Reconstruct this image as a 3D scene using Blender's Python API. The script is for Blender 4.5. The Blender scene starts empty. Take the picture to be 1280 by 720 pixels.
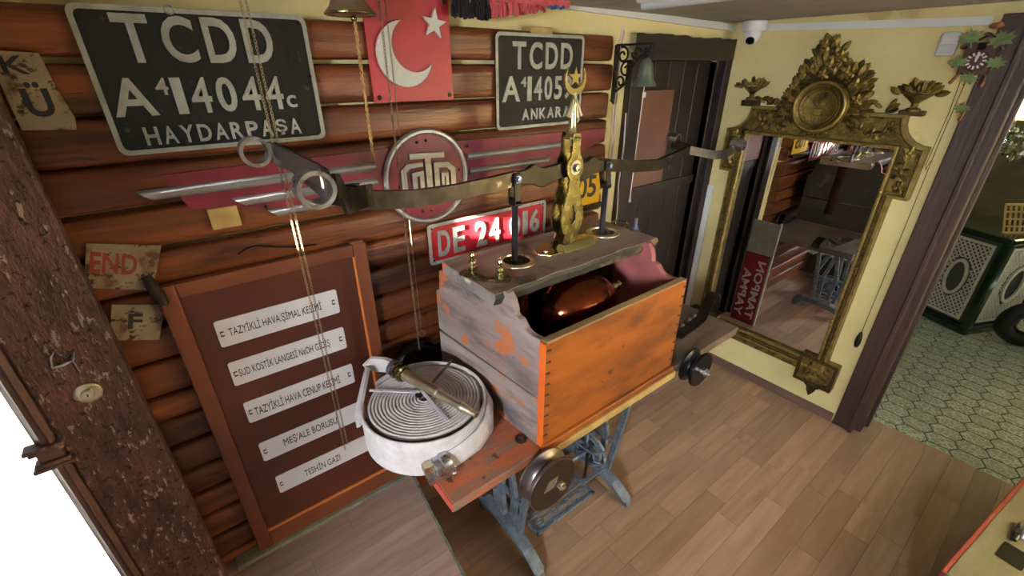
import bpy, bmesh, math, random
from mathutils import Vector, Matrix, noise
R = math.radians
random.seed(7)
scene = bpy.context.scene
COL = scene.collection

# ------------------------------------------------------------------ camera
CAM = Vector((0.0, 0.0, 1.9))
YAW, PITCH, ROLL, FPX = R(37.438), R(26.507), R(-0.18), 553.17
fw = Vector((math.sin(YAW)*math.cos(PITCH), math.cos(YAW)*math.cos(PITCH), -math.sin(PITCH)))
rt = Vector((math.cos(YAW), -math.sin(YAW), 0))
up = rt.cross(fw)
rt, up = rt*math.cos(ROLL)+up*math.sin(ROLL), up*math.cos(ROLL)-rt*math.sin(ROLL)
cam_d = bpy.data.cameras.new('camera')
cam_d.sensor_width = 36.0
cam_d.lens = 36.0*FPX/1280.0
cam_d.clip_start = 0.02
cam = bpy.data.objects.new('camera', cam_d)
m3 = Matrix((rt, up, -fw)).transposed()
cam.matrix_world = Matrix.Translation(CAM) @ m3.to_4x4()
COL.objects.link(cam)
scene.camera = cam

def ray(px, py): return fw + rt*((px-640)/FPX) - up*((py-360)/FPX)
def PX(px, py, X):
    d = ray(px, py); return CAM + d*((X-CAM.x)/d.x)
def PY(px, py, Y):
    d = ray(px, py); return CAM + d*((Y-CAM.y)/d.y)
def PZ(px, py, Z):
    d = ray(px, py); return CAM + d*((Z-CAM.z)/d.z)

# ------------------------------------------------------------------ world, sun, exposure
world = bpy.data.worlds.new('world'); scene.world = world
world.use_nodes = True
world.node_tree.nodes['Background'].inputs[0].default_value = (0.93, 0.96, 1.0, 1)
world.node_tree.nodes['Background'].inputs[1].default_value = 1.0
SUN_DIR = Vector((0.9, 0.18, -0.21)).normalized()
sd = bpy.data.lights.new('sun', 'SUN'); sd.energy = 360.0; sd.angle = R(0.6); sd.color = (1.0, 0.93, 0.8)
so = bpy.data.objects.new('sun', sd); COL.objects.link(so)
so.rotation_euler = SUN_DIR.to_track_quat('-Z', 'Y').to_euler()
def area(name, loc, target, sx, sy, power, color=(1, 1, 1), spread=180):
    l = bpy.data.lights.new(name, 'AREA'); l.shape = 'RECTANGLE'; l.size = sx; l.size_y = sy
    l.energy = power; l.color = color; l.spread = R(spread)
    o = bpy.data.objects.new(name, l); COL.objects.link(o); o.location = loc
    o.rotation_euler = (Vector(target)-Vector(loc)).to_track_quat('-Z', 'Y').to_euler()
    return o
area('front_fill', (1.95, -1.32, 1.45), (2.1, 1.2, 0.7), 1.2, 1.1, 11, (1.0, 0.97, 0.93), 95)  # added fill lamp behind the camera; narrow spread keeps the left logs dark
area('sky_light', (-2.35, -1.1, 1.95), (.7, 1.2, .55), .55, .55, 185, (0.90, 0.95, 1.0))
area('tile_room_fill', (4.0, -1.25, 2.2), (4.4, 0.3, 0.3), 0.9, 0.9, 12, (0.96, 1.0, 0.94))  # added lamp out of view, put in to brighten the tiled room
vs = scene.view_settings
vs.view_transform = 'Standard'; vs.look = 'None'; vs.gamma = 1.0; vs.use_curve_mapping = False
vs.exposure = -0.25

# ------------------------------------------------------------------ materials
def srgb(c):
    return tuple((x/255/12.92 if x/255 <= 0.04045 else ((x/255+0.055)/1.055)**2.4) for x in c)
MATS = {}
def mat(name, c1, c2=None, scale=8.0, stretch=(1, 1, 1), rough=0.55, metal=0.0, bump=0.0, bscale=60.0,
        c3=None, s3=4.0, t3=0.55, w3=0.06, stretch3=(1, 1, 1), c4=None, s4=7.0, t4=0.62, rnd=0.0, lo=0.32, hi=0.68, detail=5.0,
        spec=0.5, rv=0.0, coat=0.0):
    m = bpy.data.materials.new(name); m.use_nodes = True
    nt = m.node_tree; N = nt.nodes; L = nt.links
    b = N['Principled BSDF']
    b.inputs['Roughness'].default_value = rough; b.inputs['Metallic'].default_value = metal
    b.inputs['Specular IOR Level'].default_value = spec
    b.inputs['Coat Weight'].default_value = coat
    tc = N.new('ShaderNodeTexCoord'); vec = tc.outputs['Object']; oi = None
    if rnd:
        oi = N.new('ShaderNodeObjectInfo')
        add = N.new('ShaderNodeVectorMath'); add.operation = 'MULTIPLY_ADD'
        L.new(oi.outputs['Random'], add.inputs[0]); add.inputs[1].default_value = (17, 31, 23)
        L.new(vec, add.inputs[2]); vec = add.outputs[0]
    def nz(sc, st, det=detail):
        mp = N.new('ShaderNodeMapping'); mp.inputs['Scale'].default_value = st
        L.new(vec, mp.inputs['Vector'])
        n = N.new('ShaderNodeTexNoise'); n.inputs['Scale'].default_value = sc; n.inputs['Detail'].default_value = det
        n.inputs['Roughness'].default_value = 0.62
        L.new(mp.outputs[0], n.inputs['Vector']); return n
    def ramp(n, a, z):
        r = N.new('ShaderNodeMapRange'); r.inputs[1].default_value = a; r.inputs[2].default_value = z
        L.new(n.outputs['Fac'], r.inputs[0]); return r.outputs[0]
    def mix(f, a, bcol):
        x = N.new('ShaderNodeMix'); x.data_type = 'RGBA'
        L.new(f, x.inputs['Factor'])
        if isinstance(a, tuple): x.inputs['A'].default_value = (*a, 1)
        else: L.new(a, x.inputs['A'])
        x.inputs['B'].default_value = (*bcol, 1)
        return x.outputs['Result']
    col = srgb(c1)
    n1 = nz(scale, stretch)
    if c2: col = mix(ramp(n1, lo, hi), col, srgb(c2))
    if c3: col = mix(ramp(nz(s3, stretch3), t3, t3+w3), col, srgb(c3))
    if c4: col = mix(ramp(nz(s4, (1, 1, 1.3)), t4, t4+0.05), col, srgb(c4))
    if rnd and not isinstance(col, tuple):
        h = N.new('ShaderNodeHueSaturation')
        mr = N.new('ShaderNodeMapRange'); mr.inputs[3].default_value = 1-rnd; mr.inputs[4].default_value = 1+rnd
        L.new(oi.outputs['Random'], mr.inputs[0]); L.new(mr.outputs[0], h.inputs['Value'])
        L.new(col, h.inputs['Color']); col = h.outputs['Color']
    if isinstance(col, tuple): b.inputs['Base Color'].default_value = (*col, 1)
    else: L.new(col, b.inputs['Base Color'])
    if rv:
        r = N.new('ShaderNodeMapRange'); r.inputs[1].default_value = .3; r.inputs[2].default_value = .7
        r.inputs[3].default_value = max(0, rough-rv); r.inputs[4].default_value = rough+rv
        L.new(nz(scale*1.7, stretch).outputs['Fac'], r.inputs[0]); L.new(r.outputs[0], b.inputs['Roughness'])
    if bump:
        bn = nz(bscale, stretch); bp = N.new('ShaderNodeBump'); bp.inputs['Strength'].default_value = bump
        bp.inputs['Distance'].default_value = 0.01
        L.new(bn.outputs['Fac'], bp.inputs['Height']); L.new(bp.outputs[0], b.inputs['Normal'])
    MATS[name] = m
    return m

mat('yellow_plaster', (232, 216, 156), (222, 204, 140), 5, rough=.85, bump=.12, bscale=40, c3=(205, 186, 120), s3=3, t3=.62)
mat('white_wash', (150, 146, 140), (132, 128, 122), 4, rough=.85)
mat('log_wood', (128, 70, 36), (60, 29, 17), 10, (.10, 1, 1.8), .36, bump=.45, bscale=26, c3=(46, 22, 13), s3=6, t3=.58, w3=.16, stretch3=(.28, 1, 1.2), c4=(52, 24, 14), s4=13, t4=.67, rnd=.24, rv=.12)
mat('laminate', (168, 138, 114), (146, 116, 94), 26, (.1, 1, 1), .42, bump=.03, bscale=40, rnd=.2)
mat('laminate_platform', (164, 138, 128), (138, 112, 104), 30, (.1, 1, 1), .45, bump=.03, bscale=40, rnd=.08)
mat('sub_floor', (60, 44, 34), (48, 34, 26), 9, rough=.8)
mat('lip_grey', (128, 138, 128), (78, 80, 72), 30, rough=.8, bump=.3)
mat('ceiling_board', (178, 172, 160), (164, 157, 144), 4, rough=.75, rnd=.03)
mat('ceiling_seam', (120, 112, 100), rough=.8)
mat('white_plastic', (226, 226, 222), (216, 216, 212), 6, rough=.42)
mat('pale_plastic', (206, 208, 204), rough=.4)
mat('dark_wood', (36, 23, 19), (24, 15, 13), 8, (1, 1, .12), .5, bump=.2, bscale=40)
mat('dark_wood_x', (50, 36, 28), (32, 22, 17), 8, (.12, 1, 1), .55, bump=.25, bscale=40)
mat('brown_panel', (112, 76, 58), (98, 64, 48), 6, rough=.5)
mat('post_wood', (76, 55, 47), (52, 37, 32), 9, (1, 1, .1), .45, bump=.35, bscale=50, c3=(120, 92, 86), s3=16, t3=.68, stretch3=(1, 1, .2))
mat('weathered_door', (112, 76, 72), (58, 34, 32), 14, (1, 1, .35), .42, bump=1.0, bscale=70, c3=(168, 146, 142), s3=70, t3=.6, w3=.05, stretch3=(1, 1, .35), c4=(34, 20, 18), s4=46, t4=.58)
mat('door_moulding', (112, 82, 76), (70, 46, 42), 14, (1, 1, .15), .4, bump=.4, bscale=40, c3=(158, 140, 136), s3=20, t3=.62, stretch3=(1, 1, .2))
mat('baseboard_wood', (120, 92, 84), (86, 64, 58), 8, (1, .12, 1), .55)
mat('cement', (128, 128, 108), (92, 90, 76), 14, rough=.9, bump=.3)
mat('concrete_out', (120, 118, 114), (104, 102, 98), 3, rough=.9)
mat('brass', (150, 142, 104), (116, 106, 70), 14, rough=.26, metal=1.0, rv=.1)
mat('brass_bright', (238, 234, 188), (222, 214, 156), 10, rough=.2, metal=1.0, rv=.08)
mat('brass_pale', (236, 228, 200), (224, 214, 180), 8, rough=.34, metal=1.0, rv=.1)
mat('steel', (206, 206, 210), (160, 160, 166), 18, rough=.34, metal=1.0, rv=.12)
mat('iron_dark', (58, 54, 50), (40, 36, 32), 20, rough=.42, metal=.85, bump=.15, bscale=50)
mat('iron_bar', (72, 66, 60), (46, 41, 36), 16, rough=.36, metal=.9, bump=.1, bscale=40, c3=(126, 116, 106), s3=14, t3=.6)
mat('iron_worn', (120, 112, 104), (78, 68, 60), 9, (1, .2, 1), rough=.34, metal=.85, c3=(170, 164, 158), s3=7, t3=.58, w3=.15)
mat('iron_rust', (52, 36, 30), (36, 26, 22), 18, rough=.55, metal=.4, bump=.2)
mat('cast_iron_grey', (128, 142, 158), (86, 96, 108), 22, rough=.5, metal=.5, bump=.3, bscale=60, c3=(150, 160, 168), s3=16, t3=.62)
mat('cast_iron_black', (44, 46, 48), (28, 28, 30), 18, rough=.4, metal=.6, bump=.2)
mat('wheel_black', (34, 36, 40), (22, 22, 24), 10, rough=.32, metal=.6)
mat('wheel_steel', (142, 134, 132), (104, 92, 88), 14, rough=.34, metal=.9)
mat('rod_steel', (98, 102, 112), (70, 72, 80), 20, rough=.32, metal=.9)
mat('copper', (168, 92, 62), (112, 56, 40), 7, rough=.2, metal=1.0, rv=.1)
mat('copper_dark', (74, 42, 32), (46, 28, 22), 9, rough=.4, metal=.8)
mat('box_orange', (172, 94, 26), (128, 66, 18), 7, (.22, 1, 1), .5, bump=.15, bscale=30, c3=(104, 54, 20), s3=8, t3=.44, w3=.22, stretch3=(.4, 1, 1), c4=(78, 42, 20), s4=14, t4=.655)
mat('orange_paint', (232, 112, 40), (214, 96, 32), 12, rough=.55)
mat('red_paint', (204, 96, 78), (176, 74, 60), 12, rough=.6)
mat('base_board', (196, 98, 58), (150, 96, 70), 10, (.3, 1, 1), .55, bump=.35, bscale=40, c3=(132, 104, 88), s3=20, t3=.46, w3=.10, stretch3=(.22, 1, 1), c4=(84, 56, 44), s4=26, t4=.62)
mat('board_end', (118, 100, 86), (86, 70, 58), 10, (.3, 1, 1), .6, bump=.3)
mat('side_wood', (168, 150, 144), (124, 104, 98), 9, (1, .16, 1), .7, bump=.4, bscale=46, c3=(88, 80, 86), s3=8, t3=.49, w3=.14, stretch3=(1, .25, 1), c4=(186, 108, 62), s4=6, t4=.58)
mat('side_pink', (184, 108, 104), (156, 86, 84), 8, rough=.6, bump=.2, c3=(120, 70, 68), s3=6, t3=.6)
mat('side_edge', (110, 106, 98), (78, 72, 66), 14, rough=.7, bump=.3)
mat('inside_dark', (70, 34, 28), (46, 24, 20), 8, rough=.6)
mat('plank_top', (172, 152, 136), (128, 106, 92), 9, (.2, 1, 1), .62, bump=.3, bscale=40, c3=(74, 62, 56), s3=6, t3=.56, w3=.12, c4=(172, 106, 76), s4=6, t4=.64)
mat('plank_edge', (140, 118, 84), (84, 66, 48), 14, (.3, 1, 1), .7, bump=.5, bscale=30, c3=(48, 46, 42), s3=4, t3=.5, w3=.05)
mat('worn_edge', (186, 156, 110), (128, 100, 66), 16, (.2, 1, 1), .65, bump=.3)
mat('plank_char', (46, 46, 44), (62, 58, 52), 12, rough=.6, bump=.4, c3=(84, 78, 70), s3=10, t3=.62)
mat('plank_end', (150, 140, 134), (112, 102, 98), 8, rough=.6, bump=.3, c3=(206, 190, 168), s3=7, t3=.58, c4=(226, 112, 62), s4=6, t4=.6)
mat('hose_canvas', (212, 206, 206), (190, 184, 184), 30, rough=.85, bump=.25, bscale=180, c3=(150, 140, 134), s3=6, t3=.63, w3=.15)
mat('hose_strap', (206, 202, 212), (190, 186, 196), 20, rough=.7)
mat('strap_dark', (120, 108, 100), (92, 82, 76), 20, rough=.8)
mat('board_red', (86, 42, 28), (68, 32, 21), 6, (.3, 1, 1), .42, bump=.08, bscale=40)
mat('frame_wood', (124, 68, 42), (90, 46, 28), 9, (1, 1, .14), .42, bump=.15, bscale=40)
mat('frame_wood_x', (124, 68, 42), (90, 46, 28), 9, (.14, 1, 1), .42, bump=.15, bscale=40)
mat('bead_orange', (206, 120, 60), rough=.45)
mat('enamel_white', (226, 220, 218), (212, 206, 204), 7, rough=.32, c3=(150, 110, 80), s3=16, t3=.74)
mat('ink', (26, 24, 24), rough=.5)
mat('plate_black', (15, 20, 18), (9, 12, 11), 12, rough=.55, spec=.3, bump=.2, bscale=90, c3=(58, 62, 56), s3=26, t3=.66)
mat('plate_silver', (180, 182, 172), (140, 140, 130), 16, rough=.45, metal=.35, bump=.25, bscale=60)
mat('plaque_red', (178, 30, 48), (150, 24, 40), 8, rough=.42, c3=(120, 24, 34), s3=12, t3=.68)
mat('plaque_white', (214, 212, 196), (196, 194, 178), 12, rough=.5)
mat('maroon', (128, 34, 52), (104, 26, 42), 10, rough=.45, c3=(84, 30, 38), s3=14, t3=.64)
mat('alu', (184, 180, 176), (140, 136, 132), 16, (.3, 1, 1), .38, metal=.7, bump=.2)
mat('de_red', (176, 30, 40), (154, 24, 34), 8, rough=.4)
mat('yellow_enamel', (236, 184, 20), (224, 170, 14), 8, rough=.35)
mat('rust_plate', (160, 146, 122), (128, 110, 88), 16, rough=.75, c3=(92, 56, 38), s3=9, t3=.52, c4=(60, 38, 28), s4=22, t4=.56)
mat('rust_red', (140, 52, 40), rough=.7)
mat('gold', (150, 129, 68), (92, 76, 36), 22, rough=.36, metal=.75, bump=.7, bscale=70, c3=(60, 48, 24), s3=20, t3=.52, w3=.14)  # dark noise patches stand for shade in the carved recesses
mat('gold_light', (182, 160, 92), (126, 106, 54), 24, rough=.34, metal=.78, bump=.25, bscale=80)
mat('gold_dark', (92, 76, 38), (54, 44, 22), 18, rough=.45, metal=.6, bump=.3)
mat('mirror_glass', (232, 234, 238), rough=.012, metal=1.0)
mat('bell_green', (116, 128, 116), (92, 100, 92), 14, rough=.45, metal=.6, c3=(150, 160, 146), s3=10, t3=.6)
mat('bell_brass', (190, 170, 140), (150, 128, 96), 10, rough=.35, metal=.8)
mat('bracket_black', (44, 42, 38), (30, 28, 26), 18, rough=.55, metal=.5)
mat('rope_white', (214, 196, 186), rough=.8)
mat('rope_gold', (196, 158, 104), (150, 112, 66), 60, rough=.6, metal=.3)
mat('chain_metal', (186, 172, 150), (140, 124, 100), 60, rough=.35, metal=.8)
mat('blue_plastic', (120, 150, 170), rough=.4)
mat('yarn_black', (34, 30, 38), (22, 20, 26), 60, rough=.95)
mat('yarn_coral', (210, 98, 104), (182, 74, 82), 60, rough=.95)
mat('yarn_blue', (50, 110, 178), (38, 88, 150), 60, rough=.95)
mat('clock_brown', (86, 50, 38), (64, 36, 28), 14, rough=.55, bump=.3)
mat('leaf_green', (126, 146, 92), (74, 96, 54), 26, rough=.5, rnd=.1, bump=.2)
mat('twig', (134, 84, 54), rough=.6)
mat('tile_green', (186, 196, 174), (158, 170, 148), 9, rough=.4, rnd=.12)
mat('grout', (70, 84, 74), (52, 64, 56), 12, rough=.8)
mat('stove_green', (16, 48, 34), (10, 34, 24), 8, rough=.18, coat=.4)
mat('stove_cream', (206, 204, 188), (186, 184, 166), 12, rough=.45)
mat('stove_inner', (64, 68, 60), rough=.7)
mat('room_wall', (104, 96, 62), (70, 64, 44), 3, rough=.9)
mat('rack_wood', (196, 164, 96), (160, 128, 70), 14, rough=.6)
mat('rubber_black', (26, 26, 28), (18, 18, 20), 10, rough=.38)
mat('chest_red', (164, 66, 52), (130, 58, 40), 12, (.3, 1, 1), .6, bump=.3, c3=(150, 92, 52), s3=9, t3=.6)
mat('chest_top', (128, 122, 92), (108, 100, 74), 10, (.3, 1, 1), .6, bump=.2)
mat('sign_red', (142, 30, 34), (120, 24, 28), 8, rough=.5)
mat('sign_grey', (168, 168, 150), (146, 146, 130), 12, rough=.6)
mat('lens_black', (12, 12, 14), rough=.15)
mat('steel_blue', (132, 146, 178), rough=.3, metal=.9)

def glass_mat(name, tint=(1, 1, 1), alpha=.9):
    m = bpy.data.materials.new(name); m.use_nodes = True
    nt = m.node_tree; N = nt.nodes; L = nt.links
    out = N['Material Output']; N.remove(N['Principled BSDF'])
    t = N.new('ShaderNodeBsdfTransparent'); t.inputs[0].default_value = (*tint, 1)
    g = N.new('ShaderNodeBsdfGlossy'); g.inputs['Roughness'].default_value = .03
    mx = N.new('ShaderNodeMixShader'); mx.inputs[0].default_value = 1-alpha
    L.new(t.outputs[0], mx.inputs[1]); L.new(g.outputs[0], mx.inputs[2]); L.new(mx.outputs[0], out.inputs[0])
    MATS[name] = m
glass_mat('pane_glass', (.97, .98, 1), .93)
glass_mat('crystal', (.86, .95, .9), .55)

# tile print: pale tracery on each tile
def tile_print(m):
    nt = m.node_tree; N = nt.nodes; L = nt.links; b = N['Principled BSDF']
    src = b.inputs['Base Color'].links[0].from_socket
    tc = N.new('ShaderNodeTexCoord'); oi = N.new('ShaderNodeObjectInfo')
    ad = N.new('ShaderNodeVectorMath'); ad.operation = 'MULTIPLY_ADD'
    L.new(oi.outputs['Random'], ad.inputs[0]); ad.inputs[1].default_value = (3, 5, 0); L.new(tc.outputs['Object'], ad.inputs[2])
    v = N.new('ShaderNodeTexVoronoi'); v.feature = 'DISTANCE_TO_EDGE'; v.inputs['Scale'].default_value = 36
    L.new(ad.outputs[0], v.inputs['Vector'])
    r = N.new('ShaderNodeMapRange'); r.inputs[1].default_value = .06; r.inputs[2].default_value = .12
    L.new(v.outputs['Distance'], r.inputs[0])
    mx = N.new('ShaderNodeMix'); mx.data_type = 'RGBA'
    L.new(r.outputs[0], mx.inputs['Factor']); L.new(src, mx.inputs['A']); mx.inputs['B'].default_value = (*srgb((130, 144, 124)), 1)
    L.new(mx.outputs['Result'], b.inputs['Base Color'])
tile_print(MATS['tile_green'])

# ------------------------------------------------------------------ mesh builder
def frame_of(d):
    d = Vector(d).normalized()
    a = Vector((0, 0, 1)) if abs(d.z) < .9 else Vector((1, 0, 0))
    x = a.cross(d).normalized(); return x, d.cross(x), d
class MB:
    def __init__(s): s.v = []; s.f = []
    def add(s, vs, fs):
        o = len(s.v); s.v += [Vector(p) for p in vs]; s.f += [tuple(i+o for i in f) for f in fs]; return s
    def box(s, lo, hi):
        x0, y0, z0 = lo; x1, y1, z1 = hi
        return s.add([(x0, y0, z0), (x1, y0, z0), (x1, y1, z0), (x0, y1, z0), (x0, y0, z1), (x1, y0, z1), (x1, y1, z1), (x0, y1, z1)],
                     [(0, 3, 2, 1), (4, 5, 6, 7), (0, 1, 5, 4), (1, 2, 6, 5), (2, 3, 7, 6), (3, 0, 4, 7)])
    def bar(s, a, b, w, h, upv=(0, 0, 1)):
        a = Vector(a); b = Vector(b); d = (b-a).normalized(); u = Vector(upv)
        x = d.cross(u).normalized(); u = x.cross(d)
        vs = []
        for p in (a, b):
            for sx, su in ((-1, -1), (1, -1), (1, 1), (-1, 1)): vs.append(p+x*(sx*w/2)+u*(su*h/2))
        return s.add(vs, [(0, 1, 2, 3), (7, 6, 5, 4), (0, 4, 5, 1), (1, 5, 6, 2), (2, 6, 7, 3), (3, 7, 4, 0)])
    def lathe(s, prof, o, axis, n=24, start=0, sx=1, sy=1, caps=True):
        x, y, d = frame_of(axis); o = Vector(o); vs = []; fs = []
        for (r, h) in prof:
            for k in range(n):
                a = start+2*math.pi*k/n
                vs.append(o+d*h+x*(r*sx*math.cos(a))+y*(r*sy*math.sin(a)))
        for i in range(len(prof)-1):
            for k in range(n):
                k2 = (k+1) % n
                fs.append((i*n+k, i*n+k2, (i+1)*n+k2, (i+1)*n+k))
        if caps and prof[0][0] > 1e-5: fs.append(tuple(reversed(range(n))))
        if caps and prof[-1][0] > 1e-5: fs.append(tuple((len(prof)-1)*n+k for k in range(n)))
        return s.add(vs, fs)
    def cyl(s, a, b, r, n=12, r2=None):
        a = Vector(a); b = Vector(b)
        return s.lathe([(r, 0), (r if r2 is None else r2, (b-a).length)], a, b-a, n)
    def tube(s, path, r, n=8, closed=False, flat=1.0, upv=None):
        P = [Vector(p) for p in path]; m = len(P); vs = []; fs = []
        rr = r if isinstance(r, (list, tuple)) else [r]*m
        prev = None
        for i, p in enumerate(P):
            if closed: d = P[(i+1) % m]-P[i-1]
            else: d = P[min(i+1, m-1)]-P[max(i-1, 0)]
            d.normalize()
            if upv is not None:
                x = d.cross(Vector(upv)).normalized()
            elif prev is None: x = frame_of(d)[0]
            else:
                x = prev-d*prev.dot(d)
                x = x.normalized() if x.length > 1e-6 else frame_of(d)[0]
            prev = x; y = d.cross(x)
            for k in range(n):
                a = 2*math.pi*(k+.5)/n
                vs.append(p+x*(rr[i]*math.cos(a)*flat)+y*(rr[i]*math.sin(a)))
        for i in range(m if closed else m-1):
            j = (i+1) % m
            for k in range(n):
                k2 = (k+1) % n; fs.append((i*n+k, i*n+k2, j*n+k2, j*n+k))
        if not closed:
            fs.append(tuple(reversed(range(n)))); fs.append(tuple((m-1)*n+k for k in range(n)))
        return s.add(vs, fs)
    def sweep(s, path, sizes, upv):
        """rectangular section; sizes = (across, along upv) per point"""
        P = [Vector(p) for p in path]; m = len(P); vs = []; fs = []; u0 = Vector(upv)
        for i, p in enumerate(P):
            d = (P[min(i+1, m-1)]-P[max(i-1, 0)]).normalized()
            x = d.cross(u0).normalized(); u = x.cross(d)
            w, h = sizes[i] if isinstance(sizes, list) else sizes
            for sx, su in ((-1, -1), (1, -1), (1, 1), (-1, 1)): vs.append(p+x*(sx*w/2)+u*(su*h/2))
        for i in range(m-1):
            for k in range(4):
                k2 = (k+1) % 4; fs.append((i*4+k, (i+1)*4+k, (i+1)*4+k2, i*4+k2))
        fs.append((0, 1, 2, 3)); fs.append(tuple((m-1)*4+k for k in (3, 2, 1, 0)))
        return s.add(vs, fs)
    def prism(s, poly, o, ex, ey, en, depth, hole=None):
        """polygon in (ex,ey) plane at o, extruded by depth along en"""
        o = Vector(o); ex = Vector(ex); ey = Vector(ey); en = Vector(en)
        bm = bmesh.new()
        loops = [poly] + ([hole] if hole else [])
        edges = []
        for lp in loops:
            vv = [bm.verts.new(o+ex*a+ey*b) for a, b in lp]
            edges += [bm.edges.new((vv[i], vv[(i+1) % len(vv)])) for i in range(len(vv))]
        bmesh.ops.triangle_fill(bm, use_beauty=True, use_dissolve=False, edges=edges)
        bmesh.ops.recalc_face_normals(bm, faces=bm.faces)
        fl = list(bm.faces)
        g = bmesh.ops.extrude_face_region(bm, geom=fl)
        for e in g['geom']:
            if isinstance(e, bmesh.types.BMVert): e.co += en*depth
        bmesh.ops.recalc_face_normals(bm, faces=bm.faces)
        bm.verts.index_update()
        s.add([v.co.copy() for v in bm.verts], [tuple(v.index for v in f.verts) for f in bm.faces])
        bm.free(); return s
    def ball(s, c, r, n=12, m=8):
        c = Vector(c); rx, ry, rz = r if isinstance(r, (tuple, list)) else (r, r, r)
        vs = [c+Vector((0, 0, rz))]; fs = []
        for i in range(1, m):
            t = math.pi*i/m
            for k in range(n):
                a = 2*math.pi*k/n
                vs.append(c+Vector((rx*math.sin(t)*math.cos(a), ry*math.sin(t)*math.sin(a), rz*math.cos(t))))
        vs.append(c-Vector((0, 0, rz)))
        for k in range(n):
            fs.append((0, 1+k, 1+(k+1) % n)); e = len(vs)-1; b0 = 1+(m-2)*n
            fs.append((e, b0+(k+1) % n, b0+k))
        for i in range(m-2):
            for k in range(n):
                k2 = (k+1) % n; fs.append((1+i*n+k, 1+(i+1)*n+k, 1+(i+1)*n+k2, 1+i*n+k2))
        return s.add(vs, fs)
    def torus(s, c, axis, R1, r, n=28, m=8, squash=1.0):
        x, y, d = frame_of(axis); c = Vector(c)
        return s.tube([c+x*(R1*math.cos(2*math.pi*k/n))+y*(R1*squash*math.sin(2*math.pi*k/n)) for k in range(n)], r, m, closed=True)
    def merge(s, other, M=None):
        return s.add([(M @ v if M else v) for v in other.v], other.f)
    def mesh(s, name, origin=(0, 0, 0), smooth=35):
        me = bpy.data.meshes.new(name); o = Vector(origin)
        me.from_pydata([v-o for v in s.v], [], s.f)
        if smooth:
            me.polygons.foreach_set('use_smooth', [True]*len(me.polygons))
            me.set_sharp_from_angle(angle=R(smooth))
        me.update(); return me
ROOT = {}
def obj(name, mb, m, parent=None, smooth=35, bevel=0, label=None, kind=None, fix=False):
    org = Vector((0, 0, 0))
    p = parent
    while p is not None:
        org = org+p.location; p = p.parent
    me = mb.mesh(name, org, smooth)
    if fix:
        bm = bmesh.new(); bm.from_mesh(me); bmesh.ops.recalc_face_normals(bm, faces=bm.faces); bm.to_mesh(me); bm.free()
    me.materials.append(MATS[m])
    o = bpy.data.objects.new(name, me); COL.objects.link(o)
    if parent: o.parent = parent
    if bevel:
        bv = o.modifiers.new('bevel', 'BEVEL'); bv.width = bevel; bv.segments = 2; bv.limit_method = 'ANGLE'; bv.angle_limit = R(40)
    if label: o['label'] = label
    if kind: o['kind'] = kind
    return o
def tag(o, label, cat, group=None):
    o['label'] = label; o['category'] = cat
    if group: o['group'] = group
    return o
def thing(name, loc, label, cat, group=None):
    o = bpy.data.objects.new(name, None); COL.objects.link(o); o.location = loc; o.empty_display_size = .05
    return tag(o, label, cat, group)
def structure(name, mb, m, **k):
    return obj(name, mb, m, kind='structure', **k)
def inst(name, me, parent, loc, rot=None, scale=None):
    """a copy of a piece that shares mesh data; loc in world space, parent chain has only translations"""
    o = bpy.data.objects.new(name, me); COL.objects.link(o)
    org = Vector((0, 0, 0)); p = parent
    while p is not None:
        org = org+p.location; p = p.parent
    o.parent = parent; o.location = Vector(loc)-org
    if rot is not None: o.rotation_euler = rot
    if scale is not None: o.scale = scale
    return o
def mesh_of(name, mb, m, smooth=35):
    me = mb.mesh(name, (0, 0, 0), smooth); me.materials.append(MATS[m]); return me

# lettering --------------------------------------------------------
TXT = {}
def make_text(strings):
    obs = []
    for t, bold in strings:
        cu = bpy.data.curves.new('t', 'FONT'); cu.body = t; cu.size = 1.0; cu.extrude = .5; cu.offset = bold
        cu.resolution_u = 4
        o = bpy.data.objects.new('t', cu); COL.objects.link(o); obs.append((t, o))
    dg = bpy.context.evaluated_depsgraph_get(); dg.update()
    for t, o in obs:
        me = o.evaluated_get(dg).to_mesh()
        TXT[t] = ([v.co.copy() for v in me.vertices], [tuple(p.vertices) for p in me.polygons])
        o.evaluated_get(dg).to_mesh_clear()
    for t, o in obs:
        cu = o.data; bpy.data.objects.remove(o); bpy.data.curves.remove(cu)
STR = [('TCDD', .018), ('A', .018), ('4', .012), ('14044', .018), ('c', .012), ('HAYDARPAŞA', .014), ('14059', .018), ('a', .012), ('ANKARA', .014),
       ('DE 24 016', .016), ('105', .02), ('Ü', .03), ('END', .02), ('TAZYİKLİ HAVA.ŞİMAL KESİMİ', .01), ('SUD KOSTİK LANGESİ NaOH GİDİŞ', .01),
       ('TAZYİKLİ HAVA CENUP KESİMİ', .01), ("MEŞ'ALE BORUSU", .01), ('TESHİN GAZI', .01), ('TAMPON', .02), ('YAPMA', .02), ('F', .02), ('K', .02)]
STR = [(t_, 0.0 if len(t_) > 9 and t_ != 'HAYDARPAŞA' else o_) for t_, o_ in STR]
STR += [(c_, .022) for c_ in 'TCDHYRPŞNKE1052690' if c_ not in [q[0] for q in STR]]
make_text(list(dict(STR).items()))
def text(mb, t, o, ex, ey, en, w, h, depth):
    """lettering fitted in a w x h box whose lower left corner is o, raised by depth along en"""
    vs, fs = TXT[t]
    x0 = min(v.x for v in vs); x1 = max(v.x for v in vs); y0 = min(v.y for v in vs); y1 = max(v.y for v in vs)
    o = Vector(o); ex = Vector(ex); ey = Vector(ey); en = Vector(en)
    return mb.add([o+ex*((v.x-x0)/(x1-x0)*w)+ey*((v.y-y0)/(y1-y0)*h)+en*((v.z+.5)*depth) for v in vs], fs)
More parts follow.
